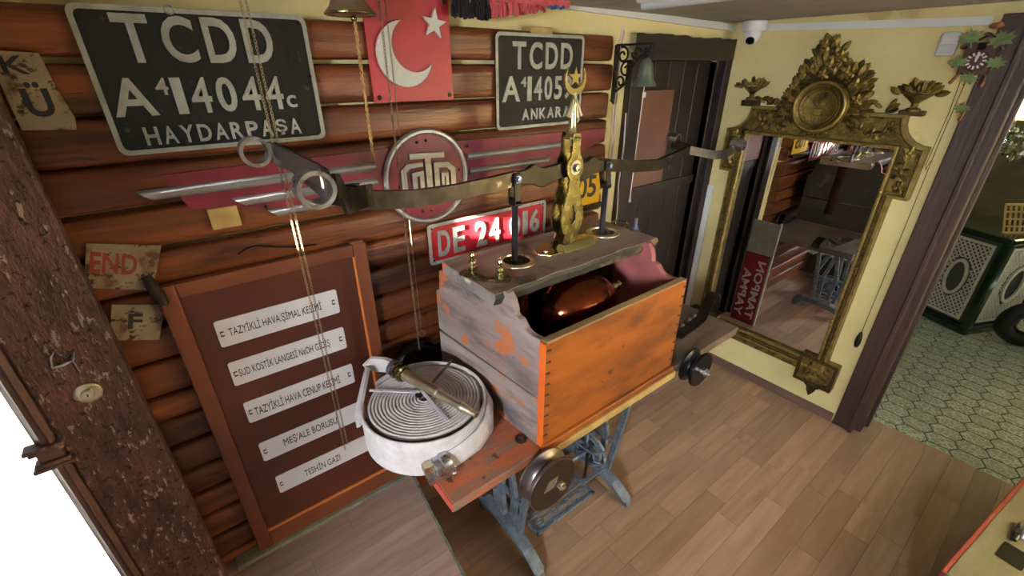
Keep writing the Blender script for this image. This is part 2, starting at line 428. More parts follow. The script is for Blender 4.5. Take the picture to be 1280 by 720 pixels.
def letters(parent, m, t, o, ex, ey, en, w, h, depth, gap=.28, name='lettering'):
    """cast letters set one by one, evenly spaced and condensed; each letter is a piece of its own"""
    ex = Vector(ex); wd = [.5 if c == '1' else (.45 if c == ' ' else 1.0) for c in t]
    unit = w/(sum(wd)+gap*(len(t)-1)); x = 0
    line = None
    for c, q in zip(t, wd):
        if c != ' ': obj('letter', text(MB(), c, Vector(o)+ex*x, ex, ey, en, unit*q, h, depth), m, parent, smooth=0)
        x += unit*(q+gap)
EX, EY, EZ = Vector((1, 0, 0)), Vector((0, 1, 0)), Vector((0, 0, 1))
def rrect(x0, y0, x1, y1, r, n=5):
    P = []
    for cx, cy, a0 in ((x1-r, y1-r, 0), (x0+r, y1-r, 90), (x0+r, y0+r, 180), (x1-r, y0+r, 270)):
        for k in range(n+1):
            a = R(a0+90*k/n); P.append((cx+r*math.cos(a), cy+r*math.sin(a)))
    return P
def circ(cx, cy, r, n=24, ry=None): return [(cx+r*math.cos(2*math.pi*k/n), cy+(ry or r)*math.sin(2*math.pi*k/n)) for k in range(n)]
def star(cx, cy, r, rot=90, k=.4): return [(cx+(r if i % 2 == 0 else r*k)*math.cos(R(rot+36*i)), cy+(r if i % 2 == 0 else r*k)*math.sin(R(rot+36*i))) for i in range(10)]
def crescent(cx, cy, r1, dx, dy, r2, n=28):
    """outer circle minus an inner circle shifted towards (dx,dy)"""
    d = math.hypot(dx, dy); base = math.atan2(dy, dx)
    a1 = math.acos(max(-1, min(1, (r1*r1+d*d-r2*r2)/(2*r1*d)))); a2 = math.acos(max(-1, min(1, (d*d+r2*r2-r1*r1)/(2*d*r2))))
    P = [(cx+r1*math.cos(base+a1+(2*math.pi-2*a1)*k/n), cy+r1*math.sin(base+a1+(2*math.pi-2*a1)*k/n)) for k in range(n+1)]
    q0 = math.pi-a2
    Q = [(cx+dx+r2*math.cos(base+q0+(2*math.pi-2*q0)*k/n), cy+dy+r2*math.sin(base+q0+(2*math.pi-2*q0)*k/n)) for k in range(n+1)]
    return P+list(reversed(Q))[1:-1]

# ================================================================== STRUCTURE
YW, XW, ZC, HP = 1.53, 2.745, 2.12, 0.23      # back wall, mirror wall, ceiling, platform height
# floor with laminate strips
fl = structure('floor', MB().box((-1.1, -1.4, -.06), (2.96, YW+.9, -.006)), 'sub_floor', smooth=0)
strip = {}
for L_ in (.36, .48, .6, .72):
    strip[L_] = mesh_of('plank', MB().box((0, .0006, -.006), (L_-.0012, .0991, 0)), 'laminate', 0)
y = 0.0295-.0997*12; k = 0
while y < YW-.02:
    x = .22-random.random()*.4
    while x < 2.95:
        L_ = random.choice((.36, .48, .6, .72))
        if x+L_ > 2.955: x = 2.956-L_; inst('plank', strip[L_], fl, (x, y, .0003)); break
        inst('plank', strip[L_], fl, (x, y, 0)); x += L_
    y += .0997; k += 1
# raised platform on the left, its right edge runs slightly askew
e0, e1 = PZ(519, 600, HP), PZ(577, 715, HP)
sl = (e1.x-e0.x)/(e1.y-e0.y)
def xedge(y): return e0.x+(y-e0.y)*sl
y0p, y1p = -.9, YW
pl = MB().add([(-1.1, y0p, 0), (xedge(y0p)-.012, y0p, 0), (xedge(y1p)-.012, y1p, 0), (-1.1, y1p, 0), (-1.1, y0p, HP-.008), (xedge(y0p)-.012, y0p, HP-.008), (xedge(y1p)-.012, y1p, HP-.008), (-1.1, y1p, HP-.008)],
              [(0, 3, 2, 1), (4, 5, 6, 7), (0, 1, 5, 4), (1, 2, 6, 5), (2, 3, 7, 6), (3, 0, 4, 7)])
plat = structure('platform', pl, 'sub_floor', smooth=0)
y = y1p-.02; row = 0
while y > y0p+.1:
    ya = y-.1; x = -1.1+random.random()*.3
    xs = [-1.1]
    while x < xedge(y)-.25: xs.append(x); x += random.choice((.5, .62, .74))
    for i, xa in enumerate(xs):
        xb = xs[i+1] if i+1 < len(xs) else None
        xb0, xb1 = (xb-.001, xb-.001) if xb is not None else (xedge(ya)-.004, xedge(y)-.004)
        obj('plank', MB().add([(xa, ya+.0006, HP-.008), (xb0, ya+.0006, HP-.008), (xb1, y, HP-.008), (xa, y, HP-.008), (xa, ya+.0006, HP), (xb0, ya+.0006, HP), (xb1, y, HP), (xa, y, HP)],
            [(0, 3, 2, 1), (4, 5, 6, 7), (0, 1, 5, 4), (1, 2, 6, 5), (2, 3, 7, 6), (3, 0, 4, 7)]), 'laminate_platform', plat, smooth=0)
    y = ya
lip = MB(); n = 46
for i in range(n):
    ya = 1.5-i*(2.3/n); yb = ya-2.3/n+.002; w = .004+.006*random.random()
    lip.add([(xedge(yb)-.006, yb, HP-.02), (xedge(yb)+w, yb, HP-.02), (xedge(ya)+w, ya, HP-.02), (xedge(ya)-.006, ya, HP-.02),
             (xedge(yb)-.006, yb, HP-.001), (xedge(yb)+w, yb, HP-.002), (xedge(ya)+w, ya, HP-.002), (xedge(ya)-.006, ya, HP-.001)],
            [(0, 3, 2, 1), (4, 5, 6, 7), (0, 1, 5, 4), (1, 2, 6, 5), (2, 3, 7, 6), (3, 0, 4, 7)])
obj('edge_lip', lip, 'lip_grey', plat, smooth=0, label='ragged grey edge of the platform floor')

# back wall (yellow plaster) with openings for the glazed door (left) and the dark door (right)
D1a, D1b, D1t = 1.99, 2.64, 1.93                 # dark door opening
wb = MB()
wb.box((-.36, YW, 0), (D1a, YW+.12, ZC+.05)); wb.box((D1b, YW, 0), (XW+.2, YW+.12, ZC+.05)); wb.box((D1a, YW, D1t), (D1b, YW+.12, ZC+.05))
wb.box((-1.2, YW, 2.06), (-.36, YW+.12, ZC+.05))
wall_b = structure('wall_back', wb, 'yellow_plaster', smooth=0)
# half-round timber cladding
gaps = [2.03, 1.918, 1.80, 1.685, 1.575, 1.46, 1.345, 1.245, 1.13, 1.015, .925, .82, .71, .60, .49, .38, .27, .16, .05]
def log_mb(z0, z1, seed):
    rnd = random.Random(seed); x0 = -.35; x1 = 1.69+rnd.uniform(-.012, .006); n = 40; g = rnd.uniform(.002, .008)
    zt, zb = z0-g, z1+rnd.uniform(.002, .006); mid = (zt+zb)/2; hh = (zt-zb)/2; vs = []; fs = []
    prof = [(0, -1), (.04, -1), (.052, -.95), (.058, -.84), (.0605, -.4), (.061, .0), (.0605, .4), (.058, .84), (.052, .95), (.04, 1), (0, 1)]
    q = len(prof)
    for i in range(n+1):
        x = x0+(x1-x0)*i/n
        for d, s in prof:
            w = noise.noise(Vector((x*2.2, s*.7, seed*3.1)))*.006; w2 = noise.noise(Vector((x*1.6+9, s, seed*5.7)))*.004
            vs.append((x, YW-.001-(d+w*(1 if d else 0)), mid+s*hh+w2))
    for i in range(n):
        for k in range(q-1): fs.append((i*q+k, (i+1)*q+k, (i+1)*q+k+1, i*q+k+1))
    fs.append(tuple(range(q))); fs.append(tuple(reversed([n*q+k for k in range(q)])))
    return MB().add(vs, fs)
for i in range(len(gaps)-1):
    obj('log', log_mb(gaps[i], gaps[i+1], i+1), 'log_wood', wall_b, smooth=50, fix=True)
structure('baseboard_back', MB().box((-.2, 1.415, HP-.002), (.62, 1.47, HP+.016)), 'cement', smooth=0, bevel=.004)

# mirror wall
wr = MB()
wr.box((XW, .36, 0), (XW+.2, YW, ZC+.05)); wr.box((XW, -.34, 2.02), (XW+.2, .36, ZC+.05)); wr.box((XW, -1.42, 0), (XW+.2, -.34, ZC+.05))
wall_r = structure('wall_right', wr, 'yellow_plaster', smooth=0)
structure('baseboard_right', MB().box((XW-.016, .44, 0), (XW, YW-.03, .055)), 'baseboard_wood', smooth=0, bevel=.003)
# left wall (out of view) with two small sun openings, front wall with a wide opening added for fill light
def hole_wall(name, lo, hi, axis, holes, m):
    """wall slab spanning lo..hi; axis = thickness axis; holes = (u0,u1,z0,z1) on the long axis"""
    mb = MB(); ul = 1-axis
    us = sorted({lo[ul], hi[ul], *[h[0] for h in holes], *[h[1] for h in holes]}); zs = sorted({lo[2], hi[2], *[h[2] for h in holes], *[h[3] for h in holes]})
    for a, b_ in zip(us, us[1:]):
        for c, d in zip(zs, zs[1:]):
            if any(h[0] <= (a+b_)/2 <= h[1] and h[2] <= (c+d)/2 <= h[3] for h in holes): continue
            l = [0, 0, c]; h_ = [0, 0, d]; l[axis], h_[axis] = lo[axis], hi[axis]; l[ul], h_[ul] = a, b_
            mb.box(l, h_)
    return structure(name, mb, m, smooth=0)
def back_to_left(p):
    t = (p.x+1.1)/SUN_DIR.x; return p-SUN_DIR*t
sa = [back_to_left(PY(x, yy, 1.44)) for x, yy in ((566, 268), (640, 268), (566, 300), (640, 300))]
sb = [back_to_left(PY(x, yy, 1.14)) for x, yy in ((560, 232), (611, 226), (560, 256), (611, 248))]
ha = (min(q.y for q in sa), max(q.y for q in sa), min(q.z for q in sa)+.01, max(q.z for q in sa)-.01)
hb = (min(q.y for q in sb), max(q.y for q in sb), min(q.z for q in sb), max(q.z for q in sb))
hole_wall('wall_left', (-1.16, -1.36, 0), (-1.1, YW, ZC), 0, [ha, hb, (-.85, .13, HP, 2.02)], 'white_wash')
structure('sun_blocker', MB().box((-3.4, -1.7, 0), (-3.3, .02, 2.8)), 'concrete_out', smooth=0)  # unseen slab added to keep direct sun out of the doorway
hole_wall('wall_front', (-1.16, -1.42, 0), (XW+.2, -1.36, ZC), 1, [(1.3, 2.6, .85, 2.05)], 'yellow_plaster')
# ceiling with boards
ce = structure('ceiling', MB().box((-1.2, -1.42, ZC+.012), (XW+.2, YW+.12, ZC+.08)), 'ceiling_seam', smooth=0)
pm = mesh_of('panel', MB().box((.003, .003, 0), (.607, 1.207, .012)), 'ceiling_board', 0)
x = XW-.61
while x > -1.3:
    y = YW-1.0
    while y > -1.7: inst('panel', pm, ce, (x, y, ZC)); y -= 1.21
    x -= .61
pm2 = mesh_of('panel', MB().box((.003, .003, 0), (.607, .207, .012)), 'ceiling_board', 0)

# cable trunking under the ceiling
a0, a1 = PY(680, 2, YW-.012), PY(922, 36, YW-.012)
structure('trim_1', MB().bar(a0-(a1-a0)*.5, a1, .024, .03), 'white_plastic', smooth=0)
b0, b1 = PX(958, 34.5, XW-.012), PX(1240, 26, XW-.012)
structure('trim_2', MB().bar(b0, b1, .024, .03), 'white_plastic', smooth=0)
structure('trim_3', MB().box((XW-.014, 1.452, .05), (XW, 1.49, 1.22)), 'white_plastic', smooth=0, bevel=.002)

# dark door in the back wall -------------------------------------------------
d1 = bpy.data.objects.new('door_1', None); COL.objects.link(d1); d1.location = (2.3, YW, 0); d1['kind'] = 'structure'
d1['label'] = 'dark brown wooden door with frame beside the mirror wall'
yf0, yf1 = 1.49, YW+.1
lt = MB(); n = 26
tops = [PY(787, 40, 1.49).z+(-.004*i/n)+random.uniform(-.006, .004) for i in range(n+1)]
for i in range(n):
    xa, xb = 1.86+(XW-.002-1.86)*i/n, 1.86+(XW-.002-1.86)*(i+1)/n
    lt.add([(xa, yf0, D1t), (xb, yf0, D1t), (xb, yf1, D1t), (xa, yf1, D1t), (xa, yf0, tops[i]), (xb, yf0, tops[i+1]), (xb, yf1, tops[i+1]), (xa, yf1, tops[i])],
           [(0, 3, 2, 1), (4, 5, 6, 7), (0, 1, 5, 4), (2, 3, 7, 6)])
obj('lintel', lt, 'dark_wood_x', d1, smooth=0)
obj('jamb', MB().box((1.86, yf0, 0), (1.945, yf1, D1t)).box((1.945, yf0+.03, 0), (D1a, yf1, D1t)), 'dark_wood', d1, smooth=0, bevel=.004)
obj('jamb', MB().box((2.68, yf0, 0), (XW-.002, yf1, D1t)).box((D1b, yf0+.03, 0), (2.68, yf1, D1t)), 'dark_wood', d1, smooth=0, bevel=.004)
for i in range(5):
    xa = D1a+.13*i
    obj('door_board', MB().box((xa+.002, YW+.03, .02), (xa+.128, YW+.07, D1t)), 'dark_wood', d1, smooth=0, bevel=.004)
obj('rail', MB().box((D1a, YW+.018, 1.24), (D1b, YW+.03, 1.29)), 'dark_wood_x', d1, smooth=0)
q0, q1, q2 = PY(796, 111, YW+.02), PY(841, 111.5, YW+.02), PY(785, 235, YW+.02)
obj('brown_panel', MB().box((D1a+.002, YW+.006, q2.z), (q1.x, YW+.03, q1.z)), 'brown_panel', d1, smooth=0, bevel=.003, label='plain brown panel on the dark door')
obj('keeper', MB().box((D1a+.02, YW-.002, 1.76), (D1a+.04, YW+.006, 1.785)), 'white_plastic', d1, smooth=0)

structure('door_light_block', MB().box((D1a-.1, YW+.12, 0), (D1b+.1, YW+.2, D1t+.1)), 'dark_wood', smooth=0)  # unseen slab added behind the door boards to stop outside light leaking in
# glazed door at the left -----------------------------------------------------
d2 = bpy.data.objects.new('door_2', None); COL.objects.link(d2); d2.location = (-.6, 1.42, HP); d2['kind'] = 'structure'
d2['label'] = 'weathered dark brown glazed door with a round brass lock'
YD = 1.40
obj('stile', MB().box((-.42, YD, HP+.005), (-.232, YD+.05, 2.04)), 'weathered_door', d2, smooth=0, bevel=.006, label='wide weathered brown door stile')
obj('stile', MB().box((-1.09, YD, HP+.005), (-.95, YD+.05, 2.04)), 'weathered_door', d2, smooth=0, bevel=.006)
obj('rail', MB().box((-.95, YD+.004, 1.86), (-.42, YD+.046, 2.04)), 'weathered_door', d2, smooth=0, bevel=.004)
obj('rail', MB().box((-.95, YD+.004, HP+.005), (-.42, YD+.046, HP+.07)), 'weathered_door', d2, smooth=0, bevel=.004)
def vmould(xa, z0, z1, sgn):
    P = [(0, 0), (.0, .012), (.010, .022), (.016, .014), (.026, .016), (.036, .004), (.042, 0)]
    mb = MB(); vs = []; m_ = len(P)
    for z in (z0, z1):
        for a, b_ in P: vs.append((xa+sgn*a, YD+.006-b_, z))
    fs = [(i, i+1, m_+i+1, m_+i) for i in range(m_-1)]+[tuple(range(m_)), tuple(reversed(range(m_, 2*m_))), (0, m_, 2*m_-1, m_-1)]
    return mb.add(vs, fs)
zm = 1.005
for (z0, z1) in ((HP+.07, zm-.03), (zm+.03, 1.86)):
    obj('moulding', vmould(-.42, z0, z1, -1), 'door_moulding', d2, smooth=30, fix=True)
    obj('moulding', vmould(-.95, z0, z1, 1), 'door_moulding', d2, smooth=30, fix=True)
mu = MB()
mu.box((-.468, YD-.012, zm-.022), (-.418, YD+.03, zm+.022)); mu.box((-.478, YD-.022, zm+.014), (-.410, YD+.012, zm+.030)); mu.box((-.478, YD-.022, zm-.030), (-.410, YD+.012, zm-.014)); mu.box((-.484, YD-.027, zm+.026), (-.404, YD+.012, zm+.036)); mu.box((-.484, YD-.027, zm-.036), (-.404, YD+.012, zm-.026))
obj('moulding_block', mu, 'door_moulding', d2, smooth=0, bevel=.003, label='stepped block interrupting the moulding')
obj('pane', MB().box((-.95, YD+.02, HP+.07), (-.42, YD+.024, 1.86)), 'pane_glass', d2, smooth=0)
lk = PY(110, 491, YD)
esc = obj('lock_rosette', MB().lathe([(.029, 0), (.029, .003), (.026, .005), (.014, .005), (.014, .012), (.012, .014), (0, .014)], (lk.x, YD, lk.z), (0, -1, 0), 28), 'brass_pale', d2, label='round brass lock cylinder')
obj('keyhole', MB().box((lk.x-.0012, YD-.0148, lk.z-.004), (lk.x+.0012, YD-.0135, lk.z+.004)), 'lens_black', esc, smooth=0)
hk = PY(75, 447, YD)
tw = MB().tube([(hk.x-.02, YD-.004, hk.z-.02), (hk.x-.012, YD-.012, hk.z+.012), (hk.x, YD-.008, hk.z+.026), (hk.x+.012, YD-.014, hk.z+.004), (hk.x+.03, YD-.006, hk.z+.01), (hk.x+.022, YD-.012, hk.z-.01), (hk.x, YD-.01, hk.z-.018), (hk.x-.02, YD-.006, hk.z-.02)], .0035, 6)
tw.tube([(hk.x+.02, YD-.008, hk.z-.005), (hk.x+.022, YD-.008, hk.z-.05)], .0025, 6)
obj('hasp_remnant', tw, 'steel', d2, label='twisted remnant of an old latch')
# outdoor ground seen through the panes
structure('ground_outside', MB().box((-9, YW+.13, -.3), (-.3, 9, .12)), 'concrete_out', smooth=0)

# doorway post to the tiled room ---------------------------------------------
dr = bpy.data.objects.new('door_3', None); COL.objects.link(dr); dr.location = (XW+.08, .33, 0); dr['kind'] = 'structure'
dr['label'] = 'brown moulded doorway frame to the tiled room'
obj('casing', MB().box((XW-.022, .345, 0), (XW+.02, .43, 2.08)), 'post_wood', dr, smooth=0, bevel=.004)
obj('casing', MB().box((XW-.034, .33, 0), (XW+.02, .352, 2.08)), 'post_wood', dr, smooth=0, bevel=.006)
obj('jamb', MB().box((XW+.02, .30, 0), (XW+.20, .36, 2.05)), 'post_wood', dr, smooth=0, bevel=.004)
obj('stop', MB().box((XW+.10, .285, 0), (XW+.14, .302, 2.05)), 'post_wood', dr, smooth=0, bevel=.004)
obj('casing', MB().box((XW+.20, .30, 0), (XW+.235, .42, 2.08)), 'post_wood', dr, smooth=0, bevel=.004)
obj('head', MB().box((XW-.02, -.4, 2.0), (XW+.2, .345, 2.05)), 'post_wood', dr, smooth=0, bevel=.004)

# tiled room -----------------------------------------------------------------
ft = structure('floor_tiled', MB().box((2.96, -1.6, -.06), (6.2, 1.6, -.005)), 'grout', smooth=0)
tl, tw_ = .088, .062
hexp = [(-.056, -.046), (.0, -.075), (.056, -.046), (.056, .046), (.0, .075), (-.056, .046)]
hx = [(a*.935, b*.945) for a, b in hexp]
tm = mesh_of('tile', MB().prism(hx, (0, 0, -.0056), EX, EY, EZ, .005), 'tile_green', 0)
rows = int(3.2/.112); cnt = 0
for i in range(30):
    for j in range(24):
        xx = 3.0+i*.112+(-.056 if j % 2 else 0); yy = -.85+j*.121
        if xx > 5.9: continue
        p = Vector((xx, yy, 0))-CAM; dz = p.dot(fw); sx = 640+FPX*p.dot(rt)/dz; sy = 360-FPX*p.dot(up)/dz
        if sx > 1070 and sx < 1420 and sy > 360 and sy < 680 and xx > 2.9: inst('tile', tm, ft, (xx, yy, 0)); cnt += 1
structure('wall_far', MB().box((6.0, -1.6, 0), (6.1, 1.6, 2.4)), 'room_wall', smooth=0)
structure('wall_far_left', MB().box((2.96, 1.3, 0), (6.1, 1.4, 2.4)), 'room_wall', smooth=0)
structure('wall_far_right', MB().box((2.945, -1.7, 0), (6.1, -1.6, 2.4)), 'room_wall', smooth=0)
structure('ceiling_far', MB().box((2.945, -1.6, 2.35), (6.1, 1.4, 2.4)), 'ceiling_board', smooth=0)

# ================================================================== THINGS ON THE BACK WALL
YP = 1.462                                        # front of the logs
NB = Vector((0, -1, 0))
def wall_plate(name, x0, x1, z0, z1, label, cat, body_m, rim_m, r=.018, th=.006, rim=.011, group=None, tilt=0):
    t = thing(name, ((x0+x1)/2, YP, z0), label, cat, group)
    obj('plate_body', MB().prism(rrect(x0, z0, x1, z1, r), (0, YP-.001, 0), EX, EZ, NB, th), body_m, t, smooth=0)
    if rim: obj('rim', MB().prism(rrect(x0, z0, x1, z1, r), (0, YP-.001-th+.001, 0), EX, EZ, NB, .004, hole=rrect(x0+rim, z0+rim, x1-rim, z1-rim, max(.004, r-rim*.6))), rim_m, t, smooth=0)
    return t
def screws(t, pts, y, m='iron_dark', r=.006, name='screw'):
    me = mesh_of(name, MB().lathe([(r, 0), (r*.8, .003), (0, .004)], (0, 0, 0), (0, -1, 0), 10), m)
    for x, z in pts: inst(name, me, t, (x, y, z))
yt = YP-.0065
# large plate HAYDARPASA
t = wall_plate('locomotive_plate', -.081, .407, 1.709, 2.027, 'large black locomotive number plate reading HAYDARPAŞA, left of the red flag plaque', 'number plate', 'plate_black', 'plate_silver', .02, .006, .011, 'locomotive number plates on the log wall')
for s_, x, z, w, h in (('TCDD', -.012, 1.912, .325, .099), ('A', -.062, 1.797, .085, .083), ('4', .030, 1.842, .026, .038), ('14044', .062, 1.797, .25, .083), ('c', .318, 1.80, .026, .032), ('HAYDARPAŞA', -.022, 1.729, .363, .042)):
    letters(t, 'plate_silver', s_, (x, yt, z), EX, EZ, NB, w, h, .005)
screws(t, [(-.065, 2.01), (.39, 2.01), (-.065, 1.726), (.39, 1.726), (.395, 1.88)], yt)
obj('hanger_ring', MB().torus((.105, yt-.003, 2.022), (0, 1, 0), .009, .002, 16, 6), 'steel', t)
# smaller plate ANKARA
t = wall_plate('locomotive_plate', 1.042, 1.488, 1.682, 2.013, 'smaller black locomotive number plate reading ANKARA, behind the brass finial', 'number plate', 'plate_black', 'plate_silver', .02, .006, .011, 'locomotive number plates on the log wall')
for s_, x, z, w, h in (('TCDD', 1.118, 1.893, .305, .092), ('A', 1.068, 1.782, .085, .088), ('4', 1.158, 1.832, .026, .036), ('14059', 1.19, 1.782, .235, .086), ('a', 1.437, 1.784, .03, .034), ('ANKARA', 1.165, 1.712, .255, .042)):
    letters(t, 'plate_silver', s_, (x, yt, z), EX, EZ, NB, w, h, .005)
screws(t, [(1.06, 1.995), (1.47, 1.995), (1.06, 1.7), (1.47, 1.7), (1.265, 1.995), (1.265, 1.695), (1.055, 1.85), (1.475, 1.85)], yt)
wb_ = obj('wooden_block', MB().box((1.22, 1.47, 2.012), (1.33, YW, 2.037)), 'rack_wood', None, smooth=0, bevel=.003)
tag(wb_, 'small wooden block on the wall above the ANKARA plate', 'block', 'small wooden wall blocks')
# flag plaque
t = thing('flag_plaque', (.71, YP, 1.8), 'red plaque with silver crescent and star above the round emblem', 'plaque')
obj('plate_body', MB().box((.573, YP-.005, 1.80), (.861, YP, 2.11)), 'plaque_red', t, smooth=0, bevel=.001)
obj('crescent', MB().prism(crescent(.690, 1.937, .093, .034, .026, .077), (0, YP-.005, 0), EX, EZ, NB, .012), 'plaque_white', t, smooth=0)
obj('star', MB().prism(star(.800, 2.024, .044, 82), (0, YP-.005, 0), EX, EZ, NB, .012), 'plaque_white', t, smooth=0)
screws(t, [(.592, 1.815), (.846, 1.815), (.846, 2.088)], YP-.005, 'iron_rust', .008)
# winged emblem
t = thing('winged_emblem', (.73, YP, 1.4), 'maroon winged railway emblem with round silver-rimmed disc', 'emblem')
def wing(pts, m, d, y=YP, name='wing'): return obj(name, MB().prism(pts, (0, y, 0), EX, EZ, NB, d), m, t, smooth=0)
wing([(-.02, 1.655), (.6, 1.66), (.6, 1.50), (.30, 1.515), (.02, 1.56)], 'maroon', .006)
wing([(.86, 1.66), (1.67, 1.645), (1.65, 1.60), (1.56, 1.565), (1.40, 1.53), (1.25, 1.50), (.86, 1.49)], 'maroon', .006)
def stripe(x0, x1, z, h, slant):
    mb = MB(); vs = []; prof = [(-1, 0), (-.75, .007), (0, .010), (.75, .007), (1, 0)]
    for xx, s in ((x0, slant[0]), (x1, slant[1])):
        for a, d in prof: vs.append((xx+s*a*h/2, YP-.006-d, z+a*h/2))
    fs = [(i, i+1, 5+i+1, 5+i) for i in range(4)]+[(0, 1, 2, 3, 4), (9, 8, 7, 6, 5), (0, 5, 9, 4)]
    return obj('stripe', mb.add(vs, fs), 'alu', t, smooth=50, fix=True)
stripe(-.066, .545, 1.609, .028, (-1.2, 0)); stripe(.135, .545, 1.559, .026, (-1.2, 0)); stripe(.215, .545, 1.512, .022, (-1.2, 0))
stripe(.905, 1.487, 1.600, .026, (0, .6)); stripe(.91, 1.315, 1.545, .024, (0, .6)); stripe(.915, 1.18, 1.5, .02, (0, .6))
cx, cz, cr = .732, 1.548, .163
obj('disc', MB().lathe([(cr-.008, 0), (cr-.008, .012), (cr-.02, .014), (0, .014)], (cx, YP, cz), (0, -1, 0), 48), 'maroon', t)
obj('rim', MB().torus((cx, YP-.012, cz), (0, 1, 0), cr-.006, .0105, 56, 8), 'alu', t)
def blk(pts, name='monogram'): return obj(name, MB().prism(pts, (0, YP-.013, 0), EX, EZ, NB, .008), 'alu', t, smooth=0)
# monogram: stacked T, C and D strokes
blk([(.665, 1.637), (.80, 1.63), (.80, 1.612), (.745, 1.615), (.745, 1.49), (.722, 1.49), (.722, 1.616), (.665, 1.618)])
blk([(.628, 1.49), (.628, 1.585), (.655, 1.604), (.713, 1.604), (.713, 1.59), (.665, 1.588), (.648, 1.575), (.648, 1.49)])
blk([(.668, 1.49), (.668, 1.572), (.713, 1.575), (.713, 1.49), (.697, 1.49), (.697, 1.558), (.686, 1.558), (.686, 1.49)])
blk([(.755, 1.49), (.755, 1.598), (.815, 1.594), (.842, 1.57), (.842, 1.49), (.822, 1.49), (.822, 1.562), (.806, 1.576), (.774, 1.578), (.774, 1.49)])
blk([(.783, 1.49), (.783, 1.56), (.812, 1.556), (.812, 1.49), (.8, 1.49), (.8, 1.543), (.795, 1.544), (.795, 1.49)])
screws(t, [(.70, 1.672), (.735, 1.675), (.84, 1.50), (.625, 1.475), (.70, 1.43), (.735, 1.428), (.86, 1.56), (.2, 1.535), (.90, 1.64), (.62, 1.53)], YP-.0135, 'lens_black', .006)
wbk = obj('wooden_block', MB().box((.055, YP-.012, 1.492), (.128, YP, 1.552)), 'rack_wood', None, smooth=0, bevel=.003)
tag(wbk, 'small square wooden block under the left wing of the emblem', 'block', 'small wooden wall blocks')
# DE 24 016 plate
t = wall_plate('locomotive_plate', .712, 1.305, 1.206, 1.371, 'red locomotive number plate reading DE 24 016', 'number plate', 'de_red', 'plate_silver', .014, .006, .013, 'locomotive number plates on the log wall')
letters(t, 'plate_silver', 'DE 24 016', (.752, yt, 1.234), EX, EZ, NB, .515, .106, .006)
for cxx, czz, sx, sz in ((.712, 1.206, 1, 1), (1.305, 1.206, -1, 1), (.712, 1.371, 1, -1), (1.305, 1.371, -1, -1)):
    obj('corner', MB().prism([(cxx+sx*.01, czz+sz*.01), (cxx+sx*.034, czz+sz*.01), (cxx+sx*.01, czz+sz*.034)], (0, yt, 0), EX, EZ, NB, .003), 'plate_silver', t, smooth=0)
screws(t, [(.73, 1.224), (1.287, 1.224), (.73, 1.353), (1.287, 1.353)], yt-.002, 'lens_black', .005)
# yellow 105
t = thing('yellow_plate', (1.53, YP, 1.29), 'yellow enamel plate numbered 105 behind the piston rod', 'plate')
obj('plate_body', MB().prism(rrect(1.40, 1.30, 1.66, 1.475, .012), (0, YP-.002, 0), EX, EZ, NB, .006), 'yellow_enamel', t, smooth=0)
obj('digits', text(MB(), '105', (1.455, YP-.008, 1.335), EX, EZ, NB, .175, .105, .001), 'ink', t, smooth=0)
obj('ledge', MB().box((1.39, YP-.03, 1.278), (1.675, YP, 1.298)), 'iron_dark', t, smooth=0, bevel=.003, label='dark ledge under the yellow plate')
# rusted plates at the left
t = thing('rusted_plate', (-.17, YP, 1.775), 'rust-stained cream plate with a dark letter Ü, left of the HAYDARPAŞA plate', 'plate', 'rusted plates beside the weathered door')
obj('plate_body', MB().prism([(-.228, 1.78), (-.14, 1.775), (-.135, 1.80), (-.145, 1.87), (-.15, 1.93), (-.228, 1.935)], (0, YP-.002, 0), EX, EZ, NB, .005), 'rust_plate', t, smooth=0)
obj('lettering', text(MB(), 'Ü', (-.205, YP-.007, 1.805), EX, EZ, NB, .045, .07, .0015), 'ink', t, smooth=0)
obj('lettering', text(MB(), 'K', (-.215, YP-.007, 1.89), EX, EZ, NB, .04, .035, .0015), 'ink', t, smooth=0)
t = thing('rusted_plate', (-.16, YP, 1.31), 'tilted white plate lettered END in red, beside the weathered door', 'plate', 'rusted plates beside the weathered door')
ea, en_ = Vector((.94, 0, -.34)).normalized(), NB
eb = Vector((.34, 0, .94)).normalized()
ob_ = PY(75, 335, YP)
ob_ = Vector((-.268, YP-.002, 1.41))
obj('plate_body', MB().prism([(0.02, .0), (.02, .118), (.165, .128), (.155, .0)], ob_, ea, eb, NB, .005), 'rust_plate', t, smooth=0)
obj('lettering', text(MB(), 'END', ob_+ea*.028+eb*.042+NB*.005, ea, eb, NB, .09, .055, .0015), 'rust_red', t, smooth=0)
t = thing('rusted_plate', (-.17, YP, 1.18), 'dim rusty plate with a dark letter below the END plate', 'plate', 'rusted plates beside the weathered door')
o2 = Vector((-.262, YP-.002, 1.27))
obj('plate_body', MB().prism([(0.02, -.02), (.02, .085), (.13, .088), (.125, -.02)], o2, ea, eb, NB, .005), 'rust_plate', t, smooth=0)
obj('lettering', text(MB(), 'F', o2+ea*.055+eb*.015+NB*.005, ea, eb, NB, .03, .045, .0015), 'ink', t, smooth=0)
pg = obj('iron_peg', MB().lathe([(.012, 0), (.014, .02), (.016, .05), (.010, .085), (.0, .09)], (-.125, YP-.012, 1.40), (.25, -.35, -1), 14), 'iron_rust')
tag(pg, 'dark rusty peg hanging over the END plate', 'peg')
